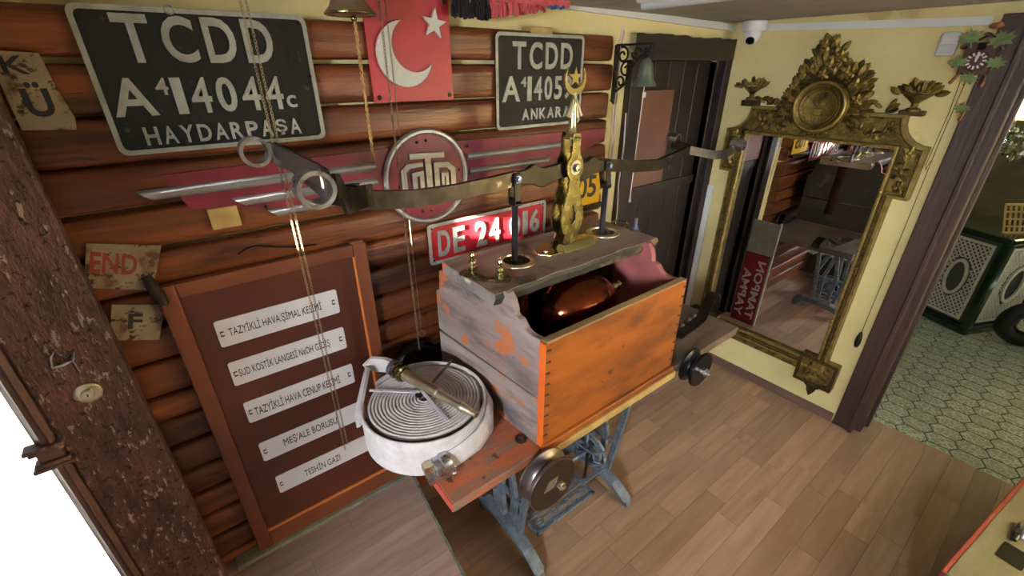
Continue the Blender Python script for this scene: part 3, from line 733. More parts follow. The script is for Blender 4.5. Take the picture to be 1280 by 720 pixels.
# notice board -----------------------------------------------------------------
t = thing('notice_board', (.17, 1.44, .233), 'framed brown wooden notice board with five white enamel labels', 'notice board')
bx0, bx1, bz0, bz1, by0, by1 = -.118, .468, .233, 1.368, 1.432, 1.461
obj('panel', MB().box((bx0+.02, by0+.012, bz0+.02), (bx1-.02, by1, bz1-.02)), 'board_red', t, smooth=0)
fw_ = .045
obj('frame_stile', MB().box((bx0, by0, bz0), (bx0+fw_, by1, bz1)), 'frame_wood', t, smooth=0, bevel=.004)
obj('frame_stile', MB().box((bx1-fw_, by0, bz0), (bx1, by1, bz1)), 'frame_wood', t, smooth=0, bevel=.004)
obj('frame_rail', MB().box((bx0+fw_, by0+.001, bz1-fw_), (bx1-fw_, by1, bz1)), 'frame_wood_x', t, smooth=0, bevel=.004)
obj('frame_rail', MB().box((bx0+fw_, by0+.001, bz0), (bx1-fw_, by1, bz0+.085)), 'frame_wood_x', t, smooth=0, bevel=.004)
obj('bead', MB().box((bx1-fw_-.006, by0+.004, bz0+.085), (bx1-fw_, by0+.014, bz1-fw_)), 'bead_orange', t, smooth=0)
obj('bead', MB().box((bx0+fw_, by0+.004, bz0+.085), (bx1-fw_, by0+.014, bz0+.093)), 'bead_orange', t, smooth=0)
obj('top_knob', MB().box((bx1-.05, by0-.002, bz1-.004), (bx1-.008, by1, bz1+.01)), 'frame_wood', t, smooth=0, bevel=.006)
yl = by0+.012
for i, (txt, x0, z0, z1, tx, twd) in enumerate((('TAZYİKLİ HAVA.ŞİMAL KESİMİ', -.018, 1.132, 1.223, .03, .275), ('SUD KOSTİK LANGESİ NaOH GİDİŞ', -.019, .984, 1.073, .022, .285),
        ('TAZYİKLİ HAVA CENUP KESİMİ', -.015, .825, .911, .025, .285), ("MEŞ'ALE BORUSU", -.012, .643, .728, .075, .19), ('TESHİN GAZI', .003, .468, .553, .095, .135))):
    lb = obj('enamel_label', MB().prism(rrect(x0, z0, x0+.362, z1, .008), (0, yl, 0), EX, EZ, NB, .003), 'enamel_white', t, smooth=0, label='white enamel label reading '+txt)
    hgt = .044 if i < 3 else .042
    obj('lettering', text(MB(), txt, (x0+tx, yl-.003, (z0+z1)/2-hgt/2), EX, EZ, NB, twd, hgt, .0008), 'ink', lb, smooth=0)
    for sx in (x0+.012, x0+.345):
        c_ = MB(); zc = (z0+z1)/2
        c_.box((sx-.004, yl-.0042, zc+.005), (sx+.006, yl-.0028, zc+.009)); c_.box((sx-.004, yl-.0042, zc-.009), (sx+.006, yl-.0028, zc-.005)); c_.box((sx-.004, yl-.0042, zc-.009), (sx-.002, yl-.0028, zc+.009))
        obj('clip', c_, 'ink', lb, smooth=0)
# twisted wire above the board
w_ = obj('twisted_wire', MB().tube([PY(x, yy, YP-.01) for x, yy in ((298, 318), (307, 311), (320, 307), (345, 309), (372, 309), (395, 306))], .0028, 6), 'iron_dark')
tag(w_, 'thin twisted wire lying along the log above the notice board', 'wire')

# chains and hanging bell ------------------------------------------------------
link = MB().torus((0, 0, 0), (1, 0, 0), .0030, .0008, 8, 4)
def chain(name, x, y, z0, z1, label, s=1.0, m='chain_metal', sway=0):
    mb = MB(); z = z1; k = 0
    while z > z0:
        M_ = Matrix.Translation((x+sway*(z1-z), y, z)) @ Matrix.Rotation(R(90 if k % 2 else 0)+.4, 4, 'Z') @ Matrix.Diagonal((s, s, s*1.5, 1))
        mb.merge(link, M_); z -= .0062*s*1.15; k += 1
    o = obj(name, mb, m); return o
g = 'hanging chains'
for dx, nm in ((0, 'left strand'), (.012, 'right strand')):
    tag(chain('hanging_chain', .232+dx, 1.30, .66 if dx == 0 else .68, 2.12, '', 1.0), f'fine metal chain hanging before the notice board, {nm} of the pair', 'chain', g)
tag(chain('hanging_chain', .560, 1.30, .96, 2.12, '', 1.15), 'single metal chain hanging before the round emblem down to the hose', 'chain', g)
o = chain('hanging_chain', .603, 1.36, 1.0, 2.12, '', .6); tag(o, 'very thin chain with a small end ring behind the single chain', 'chain', g)
obj('end_ring', MB().torus((.603, 1.36, .985), (.4, 1, 0), .012, .0009, 16, 4), 'chain_metal', o)
t = thing('hand_bell', (.479, 1.30, 2.0), 'brass bell hanging by the ceiling with a twisted gold pull cord', 'bell')
obj('bell_body', MB().lathe([(.062, 0), (.060, .006), (.05, .016), (.042, .035), (.036, .06), (.026, .075), (.006, .082)], (.479, 1.30, 2.022), (0, 0, 1), 32), 'bell_brass', t)
obj('rim', MB().torus((.479, 1.30, 2.023), (0, 0, 1), .061, .0035, 32, 6), 'brass', t)
obj('clapper', MB().ball((.486, 1.30, 2.013), .008), 'brass', t)
obj('hanger', MB().cyl((.479, 1.30, 2.10), (.479, 1.30, ZC), .004, 8), 'iron_dark', t)
rp = MB()
for ph in (0, math.pi):
    rp.tube([(.487+.0028*math.cos(k*.9+ph), 1.30+.0028*math.sin(k*.9+ph), 2.01-k*.0044) for k in range(80)], .0026, 5)
obj('pull_cord', rp, 'rope_gold', t)
# woven fringe near the ceiling
t = thing('woven_fringe', (1.0, 1.42, 2.04), 'woven hanging with black, coral and blue wool tassels under the ceiling', 'fringe')
obj('band', MB().box((.85, 1.415, 2.098), (1.36, 1.425, ZC)), 'yarn_coral', t, smooth=0)
def tassel(x, w, z, m):
    mb = MB()
    for k in range(16):
        a = x+random.uniform(-w/2, w/2); yy = 1.42+random.uniform(-.012, .012); zz = z+random.uniform(-.004, .008)
        mb.tube([(x+(a-x)*.7, 1.42, 2.10), (a, yy, (2.10+zz)/2), (a+random.uniform(-.003, .003), yy, zz)], [.003, .0042, .0036], 5)
    obj('tassel', mb, m, t)
for i in range(4): tassel(.872+.034*i, .036, 2.045-.002*(i % 2), 'yarn_black')
for i in range(6): tassel(1.012+.041*i, .04, 2.050+.006*i, 'yarn_coral')
for i in range(2): tassel(1.275+.035*i, .036, 2.093, 'yarn_blue')
# wall bell on a scrolled bracket
XB = 1.70
t = thing('bell_bracket', (XB, 1.45, 1.8), 'green bronze bell on a black scrolled iron bracket with a white pull rope', 'bell')
def bp(px, py): return PX(px, py, XB)
obj('bracket_plate', MB().sweep([(XB, YP-.003, 1.985), (XB, YP-.003, 1.9), (XB+.0, YP-.003, 1.77), (XB-.01, YP-.008, 1.755)], [(.03, .006), (.026, .006), (.022, .006), (.03, .006)], (0, 1, 0)), 'bracket_black', t, smooth=0)
arm_end = bp(817, 54)
obj('bracket_arm', MB().sweep([(XB, YP, 1.985), (XB, arm_end.y, 1.985)], [(.012, .008)]*2, (0, 0, 1)), 'bracket_black', t, smooth=0)
def spiral(cy, cz, r0, r1, a0, turns, sgn=1, n=26): return [(XB, cy+(r0+(r1-r0)*k/n)*math.cos(a0+sgn*turns*2*math.pi*k/n), cz+(r0+(r1-r0)*k/n)*math.sin(a0+sgn*turns*2*math.pi*k/n)) for k in range(n+1)]
sc = MB()
for cy, cz, r0, r1, a0, tn, sg in ((1.425, 1.945, .034, .008, 1.2, 1.3, 1), (1.40, 1.89, .034, .01, 2.5, 1.3, -1), (1.425, 1.84, .028, .008, -1, 1.2, 1), (1.35, 1.955, .028, .007, 0, 1.3, -1), (1.30, 1.96, .022, .006, 2, 1.2, 1)):
    sc.tube(spiral(cy, cz, r0, r1, a0, tn, sg), .0048, 6)
sc.tube([(XB, 1.45, 1.80), (XB, 1.40, 1.83), (XB, 1.37, 1.90), (XB, 1.33, 1.94), (XB, 1.27, 1.98)], .005, 6)
obj('scrollwork', sc, 'bracket_black', t)
bt = bp(809, 72); by_ = bt.y
obj('hook', MB().torus((XB, by_, bt.z+.012), (1, 0, 0), .014, .003, 16, 6), 'bracket_black', t)
bb = bp(808, 108).z
obj('bell_body', MB().lathe([(0, bt.z-bb), (.012, bt.z-bb-.002), (.026, bt.z-bb-.02), (.031, (bt.z-bb)*.55), (.037, (bt.z-bb)*.25), (.05, .006), (.052, 0), (.046, .002), (.03, .04), (0, .06)], (XB, by_, bb), (0, 0, 1), 32), 'bell_green', t)
e_ = PX(790, 252, XB); s0 = (XB+.004, by_, bb+.01)
obj('pull_rope', MB().tube([s0, (XB+.003, by_+.002, bb-.15), (XB-.002, by_, bb-.35), (XB-.004, by_, e_.z+.01)], .0024, 6), 'rope_white', t)
obj('rope_end', MB().lathe([(.003, 0), (.007, .006), (.004, .02), (0, .022)], (XB-.004, by_, e_.z-.006), (0, 0, 1), 10), 'blue_plastic', t)
# cables running down the yellow strip
cb = MB(); cb.tube([(1.80, YW-.006, 2.06), (1.785, YW-.006, 1.98), (1.79, YW-.006, 1.4), (1.785, YW-.006, .9)], .004, 6); cb.tube([(1.815, YW-.006, 2.05), (1.80, YW-.006, 1.97), (1.812, YW-.006, 1.6), (1.80, YW-.006, .9)], .004, 6)
tag(obj('wall_cable', cb, 'rope_white'), 'pair of pale cables running down the yellow strip beside the dark door', 'cable', 'pale wall cables')
cb = MB().tube([(1.835, 1.485, 1.70), (1.838, 1.48, 1.55), (1.83, 1.48, 1.35), (1.845, 1.482, 1.2), (1.838, 1.482, 1.05)], .003, 6)
tag(obj('wall_cable', cb, 'rope_white'), 'thin loose white cable hanging in front of the dark door frame', 'cable', 'pale wall cables')
jb = obj('switch_box', MB().box((1.765, YW-.02, 1.33), (1.815, YW, 1.40)), 'pale_plastic', None, smooth=0, bevel=.004)
tag(jb, 'small pale switch box on the yellow strip beside the door', 'switch')
# sign leaning behind the pump (seen in the mirror)
t = thing('wooden_sign', (1.99, 1.36, 0), 'red upright sign lettered TAMPON YAPMA, seen in the mirror', 'sign')
obj('plate_body', MB().box((1.99, 1.268, .003), (2.006, 1.455, .60)), 'sign_red', t, smooth=0)
for s_, yy, wd_ in (('TAMPON', 1.348, .50), ('YAPMA', 1.438, .42)):
    obj('lettering', text(MB(), s_, (2.0062, yy, .05), EZ, -EY, EX, wd_, .062, .001), 'enamel_white', t, smooth=0)
obj('grey_panel', MB().box((1.99, 1.268, .605), (2.004, 1.455, .86)), 'sign_grey', t, smooth=0)
obj('edge_batten', MB().box((1.985, 1.255, .003), (2.01, 1.267, .87)), 'sign_grey', t, smooth=0)

# ================================================================== FIRE PUMP
pump = thing('fire_pump', (1.07, 1.08, .745), 'antique hand fire pump with wooden box, iron rocker arm and brass finial', 'fire pump')
ZB = .77
obj('base_board', MB().box((.39, .79, .735), (1.975, 1.36, ZB)), 'base_board', pump, smooth=0, bevel=.004, label='worn orange painted base board')
obj('painted_end', MB().box((.386, .793, .737), (.391, 1.357, ZB-.002)), 'red_paint', pump, smooth=0)
obj('board_end', MB().box((1.46, .787, .733), (1.979, 1.362, ZB+.004)), 'board_end', pump, smooth=0, bevel=.003)
hz = PZ(651, 549, ZB)
obj('eye_ring', MB().torus((hz.x, hz.y, ZB+.002), (0, 0, 1), .016, .005, 20, 6), 'iron_rust', pump)
# box
fx0, fx1, fy, bk = .725, 1.425, .785, 1.38
sidep = [(fy+.028, ZB), (1.38, ZB), (1.38, 1.135), (1.355, 1.15), (1.345, 1.232), (.99, 1.232), (.988, 1.275), (.975, 1.288), (.958, 1.284), (.942, 1.268), (.932, 1.245), (.928, 1.222), (.918, 1.217), (.905, 1.216), (.893, 1.204), (.882, 1.192), (.866, 1.185), (.845, 1.183), (fy+.028, 1.187)]
zj = .965
def side(x0, x1b, th, m, name):
    """side wall; lower and upper boards"""
    def sl_(y): return x0+(x1b-x0)*(y-fy)/(bk-fy)
    up_ = [(a, max(b, zj+.001)) for a, b in sidep]
    mb = MB().prism(up_, (0, 0, 0), EY, EZ, EX, th)
    mb2 = MB().prism([(fy+.028, ZB), (1.38, ZB), (1.38, zj-.012), (fy+.028, zj-.001)], (0, 0, 0), EY, EZ, EX, th)
    for q in mb.v+mb2.v: q.x += sl_(q.y)
    obj(name, mb, m, pump, smooth=0, bevel=.003); obj(name, mb2, m, pump, smooth=0, bevel=.003)
side(fx0+.004, .688, .024, 'side_wood', 'side_board')
side(fx1-.028, 1.40, .024, 'side_pink', 'side_board')
side(fx1-.003, 1.425, .003, 'plank_char', 'side_skin')
obj('front_panel', MB().box((fx0, fy, ZB+.012), (fx1, fy+.028, 1.19)), 'box_orange', pump, smooth=0, bevel=.004, label='orange-brown front panel')
obj('front_top_edge', MB().box((fx0+.003, fy+.002, 1.1895), (fx1-.003, fy+.026, 1.1925)), 'worn_edge', pump, smooth=0)
obj('corner_strip', MB().box((fx0-.003, fy+.001, ZB+.012), (fx0+.001, fy+.027, 1.184)), 'orange_paint', pump, smooth=0, label='bright orange painted corner strip')
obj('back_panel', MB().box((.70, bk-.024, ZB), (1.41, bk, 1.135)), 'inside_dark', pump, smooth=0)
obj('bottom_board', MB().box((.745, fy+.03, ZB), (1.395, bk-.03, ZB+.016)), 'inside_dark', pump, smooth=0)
obj('base_moulding', MB().box((fx0-.006, fy-.012, ZB), (fx1+.006, fy+.004, ZB+.03)), 'box_orange', pump, smooth=0, bevel=.005)
obj('pale_ledge', MB().box((fx0+.03, fy-.016, .738), (fx1+.02, fy+.004, ZB)), 'rack_wood', pump, smooth=0, bevel=.002)
dv = mesh_of('dovetail', MB().prism([(0, -.003), (.02, -.007), (.018, .002), (.010, .004), (0, .002)], (0, 0, 0), EX, EZ, NB, .0012), 'inside_dark', 0)
for k in range(9):
    inst('dovetail', dv, pump, (fx0+.001, fy+.0006, .835+k*.041))
    inst('dovetail', dv, pump, (fx1-.001, fy+.0006, .835+k*.041), rot=(0, R(180), 0)).location.y -= 0
nl = mesh_of('nail', MB().lathe([(.003, 0), (.002, .0015), (0, .002)], (0, 0, 0), (-1, 0, 0), 8), 'plate_silver')
for k in range(8): inst('nail', nl, pump, (fx0+.0025, fy+.045, .83+k*.044))
# top plank, ragged front edge
tp = MB(); n = 30; px0, px1, py0, py1, pz0, pz1 = .685, 1.495, .985, 1.305, 1.236, 1.281
vs = []; fs = []
for i in range(n+1):
    xx = px0+(px1-px0)*i/n; w = noise.noise(Vector((xx*9, 0, 2)))*.012; w2 = noise.noise(Vector((xx*14, 3, 2)))*.008
    vs += [(xx, py0+w, pz1), (xx, py0-.006+w+w2*.4, pz1-.014), (xx, py0+.004+w2, pz0+.002), (xx, py1, pz0), (xx, py1+w*.3, pz1)]
for i in range(n):
    for k in range(5): fs.append((i*5+k, i*5+(k+1) % 5, (i+1)*5+(k+1) % 5, (i+1)*5+k))
fs += [tuple(range(5)), tuple(reversed(range(n*5, n*5+5)))]
plank = obj('top_plank', tp.add(vs, fs), 'plank_top', pump, smooth=30, fix=True, label='worn thick plank carrying the pump cylinders')
ef = MB()
def strip_front(i0, i1, off):
    mb = MB(); v2 = []; f2 = []
    for i in range(i0, i1+1):
        a, b_, c_ = vs[i*5], vs[i*5+1], vs[i*5+2]
        v2 += [(a[0], a[1]-off, a[2]-.002), (b_[0], b_[1]-off, b_[2]), (c_[0], c_[1]-off, c_[2])]
    k = i1-i0
    for i in range(k):
        f2 += [(i*3, i*3+1, i*3+4, i*3+3), (i*3+1, i*3+2, i*3+5, i*3+4)]
    return mb.add(v2, f2)
obj('charred_edge', strip_front(0, 17, .0012), 'plank_char', plank, smooth=30)
obj('raw_edge', strip_front(17, 30, .0012), 'plank_edge', plank, smooth=30)
obj('painted_end', MB().box((px0-.0015, py0+.004, pz0+.003), (px0+.001, py1-.003, pz1-.004)), 'plank_end', plank, smooth=0)
# cylinders with brass rims
cyl_c = [(.899, 1.147), (1.372, 1.165)]
for (cx, cy) in cyl_c:
    c_ = obj('cylinder', MB().lathe([(.062, 0), (.062, pz1-.86+.001), (.05, pz1-.86+.001), (.05, pz1-.86-.07), (0, pz1-.86-.07)], (cx, cy, .86), (0, 0, 1), 28), 'copper_dark', pump)
    obj('rim', MB().lathe([(.049, 0), (.051, .006), (.057, .008), (.062, .004), (.068, .004), (.070, .001), (.070, -.001)], (cx, cy, pz1), (0, 0, 1), 36, caps=False), 'brass_pale', c_)
    obj('bore_shade', MB().lathe([(.05, 0), (.05, .0012), (0, .0012)], (cx, cy, pz1), (0, 0, 1), 28), 'lens_black', c_)  # black disc laid on the plank paints the dark inside of the cylinder
    obj('piston', MB().lathe([(.02, 0), (.016, .004), (0, .004)], (cx, cy, pz1+.001), (0, 0, 1), 16), 'iron_dark', c_)
# rocker bar
YB = 1.15
pv = PY(712, 208, YB)
rx = [(.893, 1.155), (1.345, 1.155)]
def bz(px, py): return PY(px, py, YB)
lc = Vector((.206, YB, 1.69))
pathL = [bz(405, 240), bz(416, 243), bz(430, 246), bz(470, 250), bz(520, 248), bz(570, 240), bz(620, 229), bz(643, 223)]
pathR = [bz(757, 206), bz(790, 208), bz(822, 206), bz(842, 197), bz(862, 187)]
obj('rocker_arm', MB().sweep(pathL, [(.018, .05), (.018, .05), (.02, .05), (.02, .05), (.02, .048), (.02, .046), (.02, .046), (.02, .046)], (0, 0, 1)), 'iron_bar', pump, smooth=30, label='long iron rocker arm, left half')
obj('rocker_arm', MB().sweep(pathR, [(.02, .046), (.02, .046), (.02, .044), (.02, .042), (.02, .04)], (0, 0, 1)), 'iron_bar', pump, smooth=30)
def cpt(t_): return Vector((.88+(1.36-.88)*t_, YB, 0))
a_ = pathL[-1]; b_ = pathR[0]; mid = MB(); poly_t = []; poly_b = []
for k in range(41):
    u = k/40; xx = a_.x-.01+(b_.x-a_.x+.02)*u; zc = a_.z+(b_.z-a_.z)*u
    d = abs(u-.5)*2
    ht = .022+.016*math.exp(-((d-.62)/.10)**2)+.010*math.exp(-((d)/.25)**2); hb_ = .022+.020*math.exp(-((d-.45)/.16)**2)
    poly_t.append((xx, zc+ht)); poly_b.append((xx, zc-hb_))
obj('rocker_center', MB().prism(poly_b+poly_t[::-1], (0, YB-.010, 0), EX, EZ, EY, .02), 'iron_dark', pump, smooth=0, bevel=.002, label='scalloped centre of the rocker arm')
# left cross handle with sockets along y
def socket(c, r, L_, m='steel'):
    pr = [(r*.78, 0), (r*.98, .0), (r, .003), (r*1.0, L_*.5), (r*1.06, L_-.004), (r*1.04, L_), (r*.80, L_), (r*.78, L_-.003), (r*.78, 0)]
    return obj('pole_socket', MB().lathe(pr, Vector(c)+Vector((0, L_/2, 0)), (0, -1, 0), 30, caps=False), m, pump)
bL, fL = PY(318, 189, 1.34), PY(392, 235, .985)
socket(bL, .036, .045); socket(fL, .038, .055)
jn = pathL[2]+Vector((.02, 0, 0))
obj('cross_handle', MB().sweep([bL+Vector((.037, .0, -.004)), bL+Vector((.040, -.10, -.004)), fL+Vector((.043, .11, .004)), fL+Vector((.040, .02, .004))], [(.007, .05), (.008, .052), (.008, .052), (.007, .05)], (0, 0, 1)), 'iron_worn', pump, smooth=30, label='flat iron strap joining the two left pole sockets')
obj('cross_handle', MB().sweep([fL+Vector((.040, -.012, 0)), fL+Vector((.062, .035, -.012)), (jn.x-.035, 1.085, jn.z-.0), (jn.x+.03, 1.134, jn.z-.002), (jn.x+.05, 1.134, jn.z-.003)], [(.010, .052), (.010, .052), (.010, .054), (.010, .056), (.010, .056)], (0, 0, 1)), 'iron_bar', pump, smooth=30)
obj('cross_handle', MB().sweep([bL+Vector((.040, -.03, 0)), bL+Vector((.062, -.07, -.012)), (jn.x-.035, 1.205, jn.z-.0), (jn.x+.03, 1.166, jn.z-.002)], [(.010, .048), (.010, .05), (.010, .052), (.010, .052)], (0, 0, 1)), 'iron_bar', pump, smooth=30)
bR, fR = PY(842, 173, 1.35), PY(923, 181, 1.03)
socket(bR, .024, .055); socket(fR, .026, .055)
e_ = pathR[-1]
obj('cross_handle', MB().sweep([e_, e_+Vector((.03, .05, .004)), bR+Vector((-.02, -.05, -.026)), bR+Vector((0, 0, -.028))], [(.016, .034)]*4, (0, 0, 1)), 'iron_bar', pump, smooth=30)
obj('cross_handle', MB().sweep([e_+Vector((-.01, -.002, 0)), PY(893, 194, 1.09), PY(905, 193, 1.06), fR+Vector((-.025, .0, -.012))], [(.016, .036)]*4, (0, 0, 1)), 'iron_bar', pump, smooth=30)
# piston rods and clevises
for (xx, yy), (tx, tz) in zip(rx, ((a_.x, a_.z), (b_.x, b_.z))):
    rod = obj('piston_rod', MB().lathe([(.0115, 0), (.0115, tz-.075-1.24), (.014, tz-.07-1.24), (.0, tz-.06-1.24)], (xx, YB, 1.24), (0, 0, 1), 14), 'rod_steel', pump)
    for dy in (-.019, .013):
        obj('clevis', MB().prism([(tx-.013, tz+.018), (tx+.013, tz+.018), (tx+.016, tz), (tx+.014, tz-.03), (xx+.012, tz-.085), (xx-.012, tz-.085), (tx-.014, tz-.03), (tx-.016, tz)], (0, YB+dy, 0), EX, EZ, EY, .006), 'iron_dark', rod, smooth=0, bevel=.002)
    obj('clevis_base', MB().box((xx-.013, YB-.019, tz-.09), (xx+.013, YB+.019, tz-.07)), 'iron_dark', rod, smooth=0, bevel=.003)
    obj('bolt', MB().lathe([(.013, 0), (.013, .004), (.010, .004), (.010, .012), (0, .013)], (tx, YB-.019, tz), (0, -1, 0), 6), 'steel_blue', rod, smooth=0)
# brass standard: two lyre plates
px_ = pv.x; z0 = 1.284
hw = [(0, .05), (.012, .052), (.028, .036), (.05, .030), (.062, .044), (.085, .052), (.115, .058), (.15, .052), (.185, .040), (.215, .032), (.232, .026), (.242, .032), (.25, .026), (.262, .026), (.275, .036), (.30, .042), (.325, .036), (.338, .024), (.36, .020), (.40, .020), (.415, .016)]
lyre = [(w, h) for h, w in hw]+[(-w, h) for h, w in hw[::-1]]
for dy, mm in ((-.03, 'brass'), (.022, 'brass')):
    obj('standard_plate', MB().prism(lyre, (px_, YB+dy, z0), EX, EZ, EY, .008, hole=[(0, .165), (-.013, .125), (-.016, .105), (0, .09), (.016, .105), (.013, .125)]), mm, pump, smooth=0, bevel=.0015, label='lyre-shaped brass standard plate')
obj('standard_pin', MB().lathe([(.019, 0), (.019, .004), (.014, .004), (.014, .016), (0, .017)], (px_, YB-.03, z0+.30), (0, -1, 0), 6), 'steel', pump, smooth=0)
obj('standard_washer', MB().lathe([(.026, 0), (.026, .003), (0, .003)], (px_, YB-.03, z0+.30), (0, -1, 0), 20), 'brass_pale', pump)
bpz = pz1
obj('foot_plate', MB().prism([(px_-.15, YB-.01), (px_-.12, YB-.05), (px_-.05, YB-.055), (px_+.05, YB-.058), (px_+.13, YB-.05), (px_+.17, YB), (px_+.15, YB+.045), (px_+.05, YB+.06), (px_-.06, YB+.06), (px_-.13, YB+.04)], (0, 0, bpz), EX, EY, EZ, .005), 'brass_bright', pump, smooth=0, bevel=.002)
obj('foot_ridge', MB().prism([(-.03, 0), (.03, 0), (.012, .024), (-.012, .024)], (px_-.055, YB-.036, bpz+.004), EY, EZ, EX, .16), 'brass_bright', pump, smooth=0, bevel=.002)
for dx, dy in ((.12, -.02), (.125, .02), (-.11, -.01)):
    obj('foot_screw', MB().lathe([(.009, 0), (.008, .004), (0, .006)], (px_+dx, YB+dy, bpz+.005), (0, 0, 1), 12), 'steel', pump)
# finial
fz = z0+.395
fin = obj('finial', MB().lathe([(.030, 0), (.031, .006), (.024, .010), (.019, .02), (.015, .045), (.012, .075), (.011, .10), (.012, .118), (.008, .13), (.006, .14), (0, .142)], (px_, YB-.004, fz), (0, 0, 1), 24), 'brass_bright', pump, label='brass finial with rays, crescent and star')
for k, a in enumerate((-26, -15, 15, 26, -5, 5)):
    obj('ray', MB().lathe([(.0065, 0), (.0035, .075), (.002, .082)], (px_+.062*math.sin(R(a))*1.2, YB-.006-.003*(k % 2), fz+.062+abs(a)*.0004), (-math.sin(R(a))*1.1, 0, math.cos(R(a))), 8), 'brass_pale', fin)
cc = (px_, fz+.185)
obj('crescent', MB().prism(crescent(0, 0, .048, 0, .012, .0395), (cc[0], YB-.008, cc[1]), EX, EZ, EY, .008), 'brass_bright', fin, smooth=0, bevel=.001)
obj('star', MB().prism(star(0, 0, .032, 90), (cc[0], YB-.007, cc[1]+.006), EX, EZ, EY, .006), 'brass_bright', fin, smooth=0, bevel=.001)
# yoke with two acorn bolts at the left end
yk = [PZ(583, 344, pz1), PZ(598, 352, pz1), PZ(615, 352, pz1), PZ(636, 349, pz1)]
obj('yoke', MB().sweep([PZ(578, 340, 1.29), PZ(592, 345, 1.29), PZ(606, 349, 1.29), PZ(622, 350, 1.29), PZ(637, 348, 1.29)], [(.03, .012), (.028, .012), (.018, .012), (.026, .012), (.026, .012)], (0, 0, 1)), 'brass', pump, smooth=30)
for q in (PZ(591, 337, 1.29), PZ(625, 346, 1.29)):
    obj('acorn_bolt', MB().lathe([(.016, 0), (.016, .012), (.010, .013), (.010, .024), (.014, .026), (.013, .034), (.007, .038), (.007, .046), (.010, .052), (.008, .060), (0, .064)], q, (0, 0, 1), 12), 'brass_bright', pump)
q = PZ(794, 287, pz1)
st = obj('stud', MB().lathe([(.020, 0), (.020, .003), (.012, .004), (.012, .016), (.007, .016), (.007, .05), (0, .05)], q, (0, 0, 1), 12), 'steel_blue', pump)
obj('washer', MB().lathe([(.024, 0), (.024, .003), (0, .003)], q, (0, 0, 1), 20), 'brass', st)
obj('brass_flange', MB().torus(PZ(775, 279, pz1), (0, 0, 1), .036, .005, 24, 6), 'brass', pump)
# copper air vessel
vc = PY(712, 380, 1.06)
ves = obj('air_vessel', MB().lathe([(.02, -.17), (.045, -.14), (.06, -.115), (.085, -.09), (.112, -.04), (.12, .01), (.11, .055), (.08, .09), (.04, .108), (0, .112)], (1.075, 1.0, 1.105), (0, 0, 1), 44, sx=1.0, sy=1.42), 'copper', pump, label='polished copper air vessel inside the box')
obj('copper_neck', MB().cyl((1.075, 1.0, .79), (1.075, 1.0, .97), .035, 20), 'copper', ves)
obj('brass_fitting', MB().lathe([(.018, 0), (.018, .02), (.013, .022), (.013, .035), (.018, .037), (.018, .05), (0, .05)], (1.235, .985, 1.13), (1, .05, .1), 16), 'brass_bright', ves)
obj('inner_pipe', MB().cyl((1.24, 1.16, .8), (1.24, 1.16, 1.236), .015, 14), 'copper', pump)
obj('inner_pipe', MB().cyl((.80, .98, .8), (.80, .98, 1.236), .012, 14), 'copper', pump)
# wheels
def wheel(c, r, ms, mf, front=True, wd=.062, ax=1):
    pr = [(0, 0), (r*.9, 0), (r, .004), (r, .010), (r*.93, .014), (r*.78, .022), (r*.72, wd/2), (r*.78, wd-.022), (r*.93, wd-.014), (r, wd-.010), (r, wd-.003), (r*.985, wd), (0, wd)]
    w = obj('wheel', MB().lathe(pr, Vector(c)+Vector((0, wd, 0)), (0, -1, 0), 40), ms, pump)
    if front:
        obj('web', MB().lathe([(r*.965, 0), (r*.965, .0015), (0, .0015)], Vector(c)+Vector((0, .0005, 0)), (0, -1, 0), 36), mf, w)
    obj('axle', MB().cyl(Vector(c)+Vector((0, wd if ax > 0 else 0, 0)), Vector(c)+Vector((0, wd+.06 if ax > 0 else -.06, 0)), .012, 10), 'iron_dark', w)
    return w
w1c = PY(692, 606, .70); w1 = wheel((w1c.x, .70, w1c.z), .098, 'wheel_steel', 'iron_rust')
c = Vector((w1c.x, .70, w1c.z))
obj('hub_plate', MB().prism([(-.03, -.02), (.012, -.02), (.03, .02), (-.012, .02)], c+Vector((-.012, -.001, .012)), EX, EZ, NB, .003), 'steel', w1, smooth=0)
obj('hub_nut', MB().lathe([(.016, 0), (.016, .014), (.01, .015), (.01, .022), (0, .022)], c+Vector((.03, .004, -.02)), (0, -1, 0), 6), 'brass_pale', w1, smooth=0)
w2c = PY(877, 463, .72); w2 = wheel((w2c.x, .72, w2c.z), .078, 'wheel_black', 'wheel_black')
c = Vector((w2c.x, .72, w2c.z))
obj('hub_nut', MB().lathe([(.016, 0), (.016, .012), (.02, .013), (.02, .02), (.015, .021), (.015, .032), (.009, .033), (.009, .042), (0, .042)], c, (0, -1, 0), 8), 'steel', w2, smooth=0)
wheel((.60, 1.385, .80), .105, 'wheel_black', 'wheel_black', False, ax=-1); wheel((w2c.x, 1.385, w2c.z), .09, 'wheel_black', 'wheel_black', False, ax=-1)
for cc_ in ((w1c.x, w1c.z), (w2c.x, w2c.z)):
    obj('axle_bracket', MB().bar((cc_[0], .82, .75), (cc_[0], .82, cc_[1]), .03, .02, (0, 1, 0)), 'iron_dark', pump, smooth=0)
